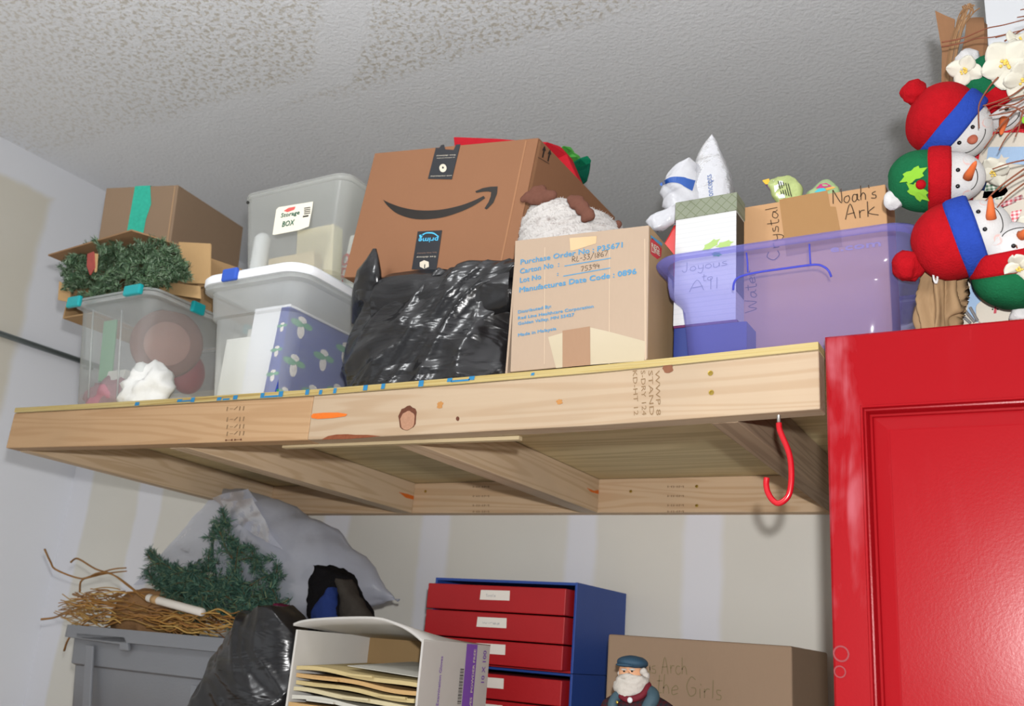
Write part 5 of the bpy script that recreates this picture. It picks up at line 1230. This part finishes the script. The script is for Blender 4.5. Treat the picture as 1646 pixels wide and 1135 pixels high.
for i in range(230):
    x_ = rnd.uniform(200, 1000); y_ = rnd.uniform(535 + abs(x_ - 400) * .25, 715) if x_ < 620 else rnd.uniform(650, 760); L_ = rnd.uniform(90, 220); dy_ = rnd.uniform(-30, 60); yy = rnd.uniform(1.765, 1.9)
    fine.tube(cat([G4(x_ - L_ / 2, y_ - dy_ / 2 + rnd.uniform(-15, 15), yy), G4(x_ - L_ / 6, y_ + rnd.uniform(-22, 22), yy - .01), G4(x_ + L_ / 6, y_ + rnd.uniform(-22, 22), yy - .008), G4(x_ + L_ / 2, y_ + dy_ / 2 + rnd.uniform(-15, 15), yy)], 4), .0016, 5)
obj('fine_twigs', fine, island('gold_fine', ['#7b4f2a', '#b88642', '#8f6236', '#c9a35c', '#6b4526'], .5, .4), gsx)['kind'] = 'stuff'
cn = thing('paper_tube', 'white tube with tan band lying across the gold twigs', 'tube', G4(740, 620, 1.78))
u, v = G4(600, 578, 1.775), G4(885, 655, 1.765); dv = (v - u)
obj('tube_body', MB().tube([u, u + dv * .02, v - dv * .02, v], lambda q: .0105 if 0 < q < 1 else .0085, 18), mat('tube_white', '#e4dfd8', .6, .25, .05), cn, smooth=True)
obj('tan_band', MB().tube([u + dv * .1, u + dv * .2], .0115, 18), gk2, cn, smooth=True)
# artificial tree and its translucent bag
tr = thing('artificial_tree', 'dark green artificial tree top poking out of a white bag', 'tree', at(430, 1000, 1.95))
BRN = [((455, 1010), (420, 930), (375, 870), (357, 820)), ((450, 960), (360, 935), (280, 920), (240, 886)), ((440, 1000), (340, 965), (255, 935)), ((450, 940), (410, 900), (372, 880)), ((470, 950), (440, 985), (405, 1000)), ((460, 930), (430, 900), (395, 872)), ((430, 965), (350, 905), (345, 850)), ((430, 990), (370, 985), (300, 972)), ((455, 985), (430, 930), (400, 880)), ((420, 940), (330, 945), (262, 905)), ((440, 970), (380, 950), (300, 940)), ((455, 960), (448, 910), (440, 895)), ((300, 930), (250, 905), (236, 890)), ((330, 960), (270, 950), (240, 925)), ((390, 920), (365, 885), (352, 850))]
rnd = random.Random(4); stems = MB()
tp = fill([(352, 822), (362, 850), (382, 872), (412, 884), (440, 908), (452, 932), (446, 960), (430, 990), (400, 1003), (330, 992), (285, 973), (240, 930), (234, 892), (246, 890), (262, 910), (300, 918), (330, 902), (345, 862)], 210, 1.81, 1.92, .085, 12, .3)
for q in tp[::2]: stems.tube(cat(q, 2), .0013, 4)
for i, b_ in enumerate(BRN):
    for rep in range(2):
        yy = 1.80 + rnd.uniform(0, .14); P_ = [at(a + rnd.uniform(-5, 5) * rep, b + rnd.uniform(-5, 5) * rep, yy + .02 * k) for k, (a, b) in enumerate(b_[::-1])]
        tp.append(P_[::-1]); stems.tube(cat(P_, 3), .002, 5)
obj('needles', needles(tp, 1700, .0185, .0010, 8, .005), island('spruce', ['#24403a', '#365850', '#4b6e5c', '#2b4a42', '#5f7f6a', '#3a5f52', '#7d8a64'], .6, .25), tr, fixn=False)['kind'] = 'stuff'
obj('branch_stems', stems, mat('stem_brown', '#5b4a30', .8), tr)
pbm = clear('frosted_bag_film', '#eef0f8', '#d6dae8', .55, .3, .7, .35, 18)
fbg = thing('plastic_bag', 'frosted white plastic bag draped over the artificial tree', 'bag', at(520, 960, 2.0))
RG = [(352, 786, 1000), (378, 784, 1005), (410, 790, 1008), (450, 808, 1006), (500, 833, 998), (545, 860, 988), (590, 905, 978), (622, 944, 971), (644, 963, 967)]
mb = MB(); R = []
for i, (x_, t_, b_) in enumerate(RG):
    cy_ = (t_ + b_) / 2; hh = (b_ - t_) / 2; row = []
    for k in range(40):
        a = 2 * math.pi * k / 40; row.append(at(x_ + (6 * math.cos(a * 2) if i < 7 else 0), cy_ - hh * math.cos(a), 1.98 + .14 * math.sin(a) * hh / 110))
    R.append(row)
R2 = []
for k in range(40):
    col_ = cat([r[k] for r in R], 5)
    for i, p in enumerate(col_):
        if k == 0: R2.append([])
        R2[i].append(p)
mb.loft(R2, False, True); mb.disp(crinkle(.010, 7, .002)); o = obj('bag_body', mb, pbm, fbg, smooth=True)
mb = sheetpatch([at(400, 785, 1.95), at(335, 803, 1.93), at(212, 942, 1.95), at(330, 925, 1.99)], 20, .007, 12, 4); obj('bag_flap', mb, pbm, fbg, smooth=True)
mb = sheetpatch([at(340, 800, 1.90), at(400, 786, 1.90), at(470, 900, 1.92), at(448, 905, 1.86)], 20, .006, 12, 7); obj('bag_flap', mb, pbm, fbg, smooth=True)
mb = sheetpatch([at(352, 806, 1.86), at(405, 800, 1.84), at(452, 885, 1.83), at(372, 838, 1.85)], 16, .006, 16, 9); obj('bag_flap', mb, pbm, fbg, smooth=True)
# small black bag, maroon cloth, black bundle
sbg = thing('garbage_bag', 'black plastic bag slumped in front of the grey tote', 'bag', at(410, 1130, 1.66))
mb = pxblob([(1220, 290, 474), (1170, 300, 474), (1135, 312, 474), (1100, 325, 475), (1070, 342, 476), (1040, 358, 478), (1015, 372, 474), (1000, 385, 470), (988, 402, 464), (978, 420, 452)], 1.62, lambda t: 1.55 + .04 * t, lambda t: 1.735 - .05 * t, n=140, sub=10, pw=2.2)
mb.disp(folds(.011, 12, -.9)); 
for q in mb.v: q.z = max(q.z, TZ + .001)
obj('bag_body', mb, BLK, sbg, smooth=True)
mb = pxblob([(1010, 430, 478), (1000, 432, 478), (988, 436, 474), (978, 444, 466), (972, 450, 458)], 1.66, 1.63, 1.69, n=40, sub=5, pw=1.8); mb.disp(crinkle(.004, 30, .001))
tag(obj('maroon_cloth', mb, mat('maroon', '#54152f', .8, .15, .2, 60, .3, 200), None, smooth=True), 'maroon cloth poking out between black bag and white carton', 'cloth')
bb = thing('dark_cloth_bundle', 'black and blue cloth bundle in front of the frosted bag', 'cloth', at(540, 1000, 1.86))
mb = pxblob([(1080, 500, 600), (1010, 497, 598), (990, 494, 592), (970, 493, 580), (950, 494, 566), (930, 498, 558), (917, 502, 545), (910, 506, 518)], 1.84, lambda t: 1.80 + .02 * t, lambda t: 1.92 - .02 * t, n=60, sub=6, pw=2); mb.disp(crinkle(.008, 16, .002))
obj('black_cloth', mb, mat('black_cloth', '#151416', .95, .06, .35, 40, .4, 200), bb, smooth=True)
mb = pxblob([(1010, 500, 545), (995, 500, 542), (980, 502, 538), (965, 515, 538), (950, 526, 536), (945, 531, 535)], 1.80, 1.785, 1.83, n=40, sub=5, pw=2); mb.disp(crinkle(.004, 22, .001))
obj('blue_cloth', mb, mat('blue_cloth', '#26366b', .9, .08, .2, 40, .3, 200), bb, smooth=True)
mb = pxblob([(1010, 542, 598), (990, 542, 592), (970, 544, 578), (950, 542, 566), (932, 538, 556)], 1.80, 1.79, 1.84, n=40, sub=5, pw=2); mb.disp(crinkle(.005, 22, .001))
obj('grey_cloth', mb, mat('charcoal_cloth', '#3b3733', .95, .06, .35, 40, .4, 200), bb, smooth=True)

# white glove carton with folders
WC = mat('white_carton_card', (187, 184, 180), .7, .2, .05, 20); WCi = mat('white_inner', (196, 193, 188), .75, .15, .04)
gy0, gy1 = 1.55, 1.80
q0, q1, q2 = at(470, 1003, gy0), at(681, 1030, gy0), at(682, 1135, gy0)
gX0, gX1 = q0.x + .012, q1.x; gz1 = (q0.z + q1.z) / 2 - .004
gcn = thing('folder_carton', 'white carton with purple band lying open, filled with folders', 'carton', ((gX0 + gX1) / 2, gy0, TZ))
obj('left_panel', MB().box(gX0, gX0 + .005, gy0, gy1, TZ + .001, gz1), WCi, gcn, bevel=.001); rp_ = obj('right_panel', MB().box(gX1 - .005, gX1, gy0, gy1, TZ + .001, gz1), WC, gcn, bevel=.001)
obj('bottom_panel', MB().box(gX0, gX1, gy0, gy1, TZ + .0005, TZ + .005), WCi, gcn); obj('back_panel', MB().box(gX0 + .005, gX1 - .005, gy1 - .005, gy1, TZ + .005, gz1), card('kraft_inner', (146, 120, 84)), gcn)
top = cat([at(*p, gy0) for p in ((471, 1003), (485, 998), (510, 994.5), (560, 992), (608, 993), (640, 1003), (662, 1015), (681, 1031))], 5)
R = []
for k, yy in enumerate((gy0, gy0 + .06, gy0 + .14, gy1)):
    f_ = (1, .75, .35, .0)[k]
    R.append([Vector((p.x, yy, gz1 + .001 + (p.z - gz1) * f_)) for p in top])
tpm = MB(); tpm.loft(R, False, False, closed=False); o = obj('top_panel', tpm, WC, gcn, smooth=True); o.modifiers.new('Solidify', 'SOLIDIFY').thickness = .005
pur = mat('purple_print', '#7a4fa8', .6, .2, .08)
GX = gX1 + .0005
S6 = lambda x, y: atx(450 + x / 4.449, 900 + y / 4.449, GX)
ya, yb = S6(1338, 600).y, S6(1415, 600).y
decal('purple_band', [(GX, ya, gz1 - .001), (GX, yb, gz1 - .001), (GX, yb, TZ + .01), (GX, ya, TZ + .01)], pur, rp_)
decal('purple_band', [(GX - .08, ya - .01, gz1 + .006), (GX - .004, ya, gz1 + .0062), (GX - .004, yb, gz1 + .0062), (GX - .08, yb - .01, gz1 + .006)], pur, gcn) if False else None
def vtxt(s_, y0, z0, z1, h_, m_, bold=.0003): text(s_, (GX + .0005, y0, z0), (GX + .0005, y0, z1), h_, m_, rp_, up=(0, -1, 0), bold=bold)
vtxt('POWDER FREE', yb - .006, S6(1380, 950).z, S6(1380, 640).z, .0095 * .8, wt, .0005); vtxt('GLOVES', yb - .006, S6(1380, 1150).z, S6(1380, 985).z, .0075, wt, .0005)
yt = S6(1468, 760).y; vtxt('10 X 100', yt, S6(1455, 880).z, S6(1455, 650).z, .013, pur, .0006)
yc = S6(1155, 800).y; vtxt('Examination Gloves', yc, S6(1145, 1040).z, S6(1145, 690).z, .009, pur, .0002)
ybc = S6(1290, 900).y
for i in range(22):
    z_ = S6(1298, 1030).z + (S6(1298, 775).z - S6(1298, 1030).z) * i / 22; wdt = (.0012, .002, .0008, .0016)[i % 4]
    decal('barcode_bar', [(GX + .0004, ybc - .006, z_), (GX + .0004, ybc + .008, z_), (GX + .0004, ybc + .008, z_ + wdt), (GX + .0004, ybc - .006, z_ + wdt)], bk, rp_)
# folders
mnl = [mat('manila', (188, 170, 124), .75, .15, .07, 14), mat('manila_pale', (193, 182, 148), .75, .15, .06, 14), mat('paper_white', (192, 190, 180), .75, .15, .05, 14), mat('manila_orange', (186, 152, 104), .75, .15, .07, 14)]
rnd = random.Random(3); zz = TZ + .0055; i = 0; LZ = at(560, 1075, gy0 + .01).z
WHICH = ['bottom', 'second', 'third', 'fourth', 'fifth', 'sixth', 'seventh', 'eighth', 'ninth', 'tenth', 'eleventh', 'twelfth', 'thirteenth', 'fourteenth', 'fifteenth', 'sixteenth', 'seventeenth', 'eighteenth', 'nineteenth', 'twentieth']
NF = 17; dzf = (LZ - zz) / NF
for i in range(NF):
    m_ = mnl[(0, 1, 3, 2, 1, 0, 3, 1, 2)[i % 9]] if i < NF - 1 else mnl[0]
    x0_, x1_ = gX0 + .008 + rnd.uniform(0, .006), gX1 - .008 - rnd.uniform(0, .006); yf_ = gy0 - .004 + rnd.uniform(-.006, .014); ph = rnd.uniform(0, 6); zb_ = zz + dzf * i; zt = zb_ + dzf * .55; R = []
    top_l = i == NF - 1
    for k in range(25):
        u = k / 24; x_ = x0_ + (x1_ - x0_) * u
        wv = dzf * (.22 * math.sin(u * 5 + 1.0) + .12 * math.sin(u * 9 + ph)) - .010 * max(0, (u - .55)) ** 1.3 * (1 + .06 * i)
        hump = .0
        R.append([Vector((x_, yf_, zb_ + wv)), Vector((x_, gy1 - .012, zb_ + wv * .3 + (.012 if top_l else 0))), Vector((x_, gy1 - .012, zt + wv * .3 + (.014 if top_l else 0))), Vector((x_, yf_, zt + wv))])
    mb = MB(); mb.loft(R); fo_ = thing('file_folder', ('topmost manila folder' if top_l else '%s paper folder from the bottom' % WHICH[i]) + ' stacked in the white carton', 'folder', ((x0_ + x1_) / 2, yf_, zb_), group='folders in the white carton')
    obj('folder_body', mb, m_, fo_)
    tx_ = x0_ + (x1_ - x0_) * (.15 + .28 * (i % 3)); obj('folder_tab', MB().box(tx_, tx_ + .07, yf_ - .007, yf_ + .001, zb_ + dzf * .12 - .004 * (tx_ - x0_ > .18), zb_ + dzf * .4 - .004 * (tx_ - x0_ > .18)), m_, fo_)
tag(obj('paper_sheet', MB().hexa([(gX0 + .12, gy0 + .035, LZ + .004), (gX1 - .02, gy0 + .03, LZ - .004), (gX1 - .03, gy1 - .02, LZ + .019), (gX0 + .14, gy1 - .02, LZ + .019), (gX0 + .12, gy0 + .035, LZ + .005), (gX1 - .02, gy0 + .03, LZ - .003), (gX1 - .03, gy1 - .02, LZ + .020), (gX0 + .14, gy1 - .02, LZ + .020)]), mnl[2], None), 'white sheet of paper on the topmost manila folder', 'paper')

# drawer units
BLU = mat('blue_case', '#2a4a96', .5, .35, .06, 8, .1, 200); RDR = mat('red_drawer', '#a81c22', .5, .35, .1, 8, .1, 200); lab = mat('paper_label', '#e3ded6', .8, .1, .03)
dX0, dX1, dyc, dyf = -1.350, -.956, 1.965, 1.925
def dunit(label, z0, z1, rows):
    t = thing('drawer_unit', label, 'drawers', ((dX0 + dX1) / 2, dyc, z0))
    obj('case_side', MB().box(dX0 - .0, dX0 + .006, dyc, 2.235, z0, z1), BLU, t, bevel=.001); obj('case_side', MB().box(dX1 - .006, dX1, dyc - .01, 2.235, z0, z1), BLU, t, bevel=.001)
    obj('case_top', MB().box(dX0 + .006, dX1 - .006, dyc + (0 if z1 > 1.6 else .03), 2.235, z1 - .006, z1), BLU, t); obj('case_bottom', MB().box(dX0 + .006, dX1 - .006, dyc, 2.235, z0, z0 + .005), RDR, t); obj('case_back', MB().box(dX0 + .006, dX1 - .006, 2.229, 2.235, z0 + .006, z1 - .006), BLU, t)
    for i, (a, b, dy, lx) in enumerate(rows):
        d_ = obj('drawer', MB().box(dX0 + .009, dX1 - .012, dyf + dy, 2.22, a, b), RDR, t, bevel=.002)
        zc = (a + b) / 2 + .006
        obj('paper_label', MB().slab([(lx - .038, dyf + dy - .0008, zc - .010), (lx + .042, dyf + dy - .0008, zc - .009), (lx + .041, dyf + dy - .0008, zc + .013), (lx - .037, dyf + dy - .0008, zc + .012)], (0, -.0006, 0)), lab, d_)
        if i < 2 and z1 > 1.6: pen('tools' if i == 0 else 'wires', (lx - .022, dyf + dy - .0017, zc - .002), (lx + (.005 if i == 0 else .025), dyf + dy - .0017, zc - .002), .007, .0007, gin, d_, (0, 0, 1), (0, -1, 0), 'label_writing')
    return t
GL['w'] = (.75, [[(0, .45), (.15, 0), (.32, .4), (.48, 0), (.65, .45)]])
lxa = at(795, 962, dyf).x
dunit('upper blue drawer unit with three labelled red drawers', 1.5155, 1.711, [(1.636, 1.694, -.002, lxa), (1.575, 1.633, .0, lxa - .004), (1.520, 1.572, .0, lxa - .002)])
dunit('lower blue drawer unit beneath another, with red drawers', TZ + .001, 1.5145, [(1.447, 1.5, .004, lxa - .002), (1.39, 1.444, .004, lxa), (1.33, 1.386, .004, lxa)])
# cardboard box at lower right
LB = card('kraft_lower', (146, 124, 103), .05)
lbx = thing('cardboard_box', 'plain brown box with faint handwriting right of the drawer unit', 'box', (-.65, 1.88, TZ))
obj('box_body', MB().box(-.842, -.4625, 1.88, 2.19, TZ + .001, 1.602), LB, lbx, bevel=.004)
fnt = mat('faint_marker', '#7a6c4e', .7)
B7 = lambda x, y: at(670 + x / 2.4206, 900 + y / 2.4206, 1.8790)
pen('us Arch', B7(888, 440), B7(1055, 444), .032, .0017, fnt, lbx, (0, 0, 1), (0, -1, 0)); pen('the Girls', B7(930, 515), B7(1190, 545), .036, .0018, fnt, lbx, (0, 0, 1), (0, -1, 0))
# figurine
SY = 1.70
ris = thing('wooden_crate', 'small wooden crate under the bearded figurine in the blue cap', 'crate', (at(1025, 1200, SY).x, SY, TZ))
rx = at(1025, 1200, SY).x
for k in range(3): obj('slat', MB().box(rx - .085, rx + .085, SY - .06, SY - .05, TZ + .004 + k * .054, TZ + .054 + k * .054), wbm, ris, bevel=.001)
obj('crate_body', MB().box(rx - .083, rx + .083, SY - .049, SY + .06, TZ + .001, TZ + .164), wbm, ris, bevel=.001); obj('crate_top', MB().box(rx - .085, rx + .085, SY - .06, SY + .06, TZ + .1645, TZ + .17), wbm, ris, bevel=.001)
sf = thing('bearded_figurine', 'small bearded old man figurine in blue cap before the brown box', 'figurine', (at(1025, 1200, SY).x, SY, TZ + .1705))
F7 = lambda x, y, dy=0: at(960 + x / 4.2205, 1000 + y / 4.2205, SY + dy)
def frow(rows): return [(1000 + py / 4.2205, 960 + a / 4.2205, 960 + b / 4.2205) for py, a, b in rows]
pmx = gingham('maroon_plaid', '#4a2226', '#2a2b30', .008); skin = mat('figurine_skin', '#d9a27c', .5, .3, .08); brd = mat('figurine_beard', (188, 182, 174), .7, .2, .06, 90, .5, 160); capm = mat('figurine_cap', '#2f4a5e', .6, .25, .15, 60); vst = mat('figurine_vest', '#3f5560', .6, .25, .15, 60)
zt0 = TZ + .171
rowsS = [(810, 70, 490), (780, 50, 510), (700, 30, 530), (620, 20, 545), (560, 40, 525), (525, 80, 480), (500, 120, 430), (480, 160, 380), (465, 200, 340)]
mb = pxblob(frow(rowsS), SY, lambda t: SY - .035 + .015 * t, lambda t: SY + .035 - .01 * t, n=36, sub=4, pw=2)
for q in mb.v: q.z = max(q.z, zt0)
mzz = min(q.z for q in mb.v)
for q in mb.v:
    if q.z < mzz + .004: q.z = zt0
obj('coat', mb, pmx, sf, smooth=True)
obj('vest', MB().tube(cat([F7(110, 640, -.035), F7(105, 560, -.036), F7(130, 510, -.028), F7(165, 490, -.018)], 4), .0095, 10), vst, sf, smooth=True); obj('vest', MB().tube(cat([F7(330, 660, -.035), F7(345, 580, -.036), F7(380, 510, -.028), F7(360, 475, -.015)], 4), .012, 10), vst, sf, smooth=True)
obj('collar', MB().tube(cat([F7(160, 500, -.03), F7(215, 525, -.036), F7(300, 500, -.034), F7(345, 440, -.02), F7(340, 420, 0)], 5), .006, 10), mat('figurine_collar', '#6b1f2a', .7, .2), sf, smooth=True)
hd = MB().ball(F7(232, 355), (.024, .024, .029), 28, 18); obj('head', hd, skin, sf, smooth=True)
be = pxblob(frow([(515, 190, 260), (500, 160, 300), (470, 132, 328), (440, 124, 338), (410, 135, 345), (385, 150, 345), (365, 172, 330)]), SY - .012, SY - .036, SY + .004, n=40, sub=4, pw=2); be.disp(lambda p, n: n * .0022 * ridged(p, 90, 2)); obj('beard', be, brd, sf, smooth=True)
hs = MB()
for x_, y_ in ((318, 340), (330, 365), (322, 390), (165, 350)): hs.ball(F7(x_, y_, -.008), .0075, 12, 8, None, .3, 120)
obj('hair', hs, brd, sf, smooth=True)
obj('nose', MB().ball(F7(205, 352, -.026), (.0045, .006, .0055), 14, 10), skin, sf, smooth=True); obj('mouth', MB().ball(F7(190, 383, -.031), (.0045, .003, .0022), 12, 8), mat('lip', '#a84c40', .5), sf, smooth=True)
for x_ in (182, 236): obj('eye', MB().ball(F7(x_, 335, -.0235), (.0024, .0015, .0014), 10, 8), eye, sf); obj('eyebrow', MB().ball(F7(x_, 322, -.0235), (.0062, .003, .002), 12, 8), brd, sf)
obj('moustache', MB().tube(cat([F7(150, 395, -.026), F7(180, 374, -.032), F7(205, 368, -.034), F7(240, 376, -.031), F7(275, 400, -.025)], 4), lambda q: .0042 * (1 - abs(2 * q - 1) ** 2) + .0015, 10), brd, sf, smooth=True)
cp = MB().ball(F7(240, 275, -.002), (.029, .028, .0125), 30, 14); cp.disp(lambda p, n: n * .0012 * noise.noise(p * 80)); obj('cap', cp, capm, sf, smooth=True)
obj('cap_brim', MB().ball(F7(185, 292, -.024), (.017, .010, .0035), 22, 10), capm, sf, smooth=True)
obj('button', MB().ball(F7(222, 530, -.042), (.0052, .003, .0052), 14, 10), mat('pearl', '#cfd2d4', .25, .5), sf, smooth=True); obj('button', MB().ball(F7(135, 545, -.04), (.003, .002, .003), 10, 8), brass, sf, smooth=True)
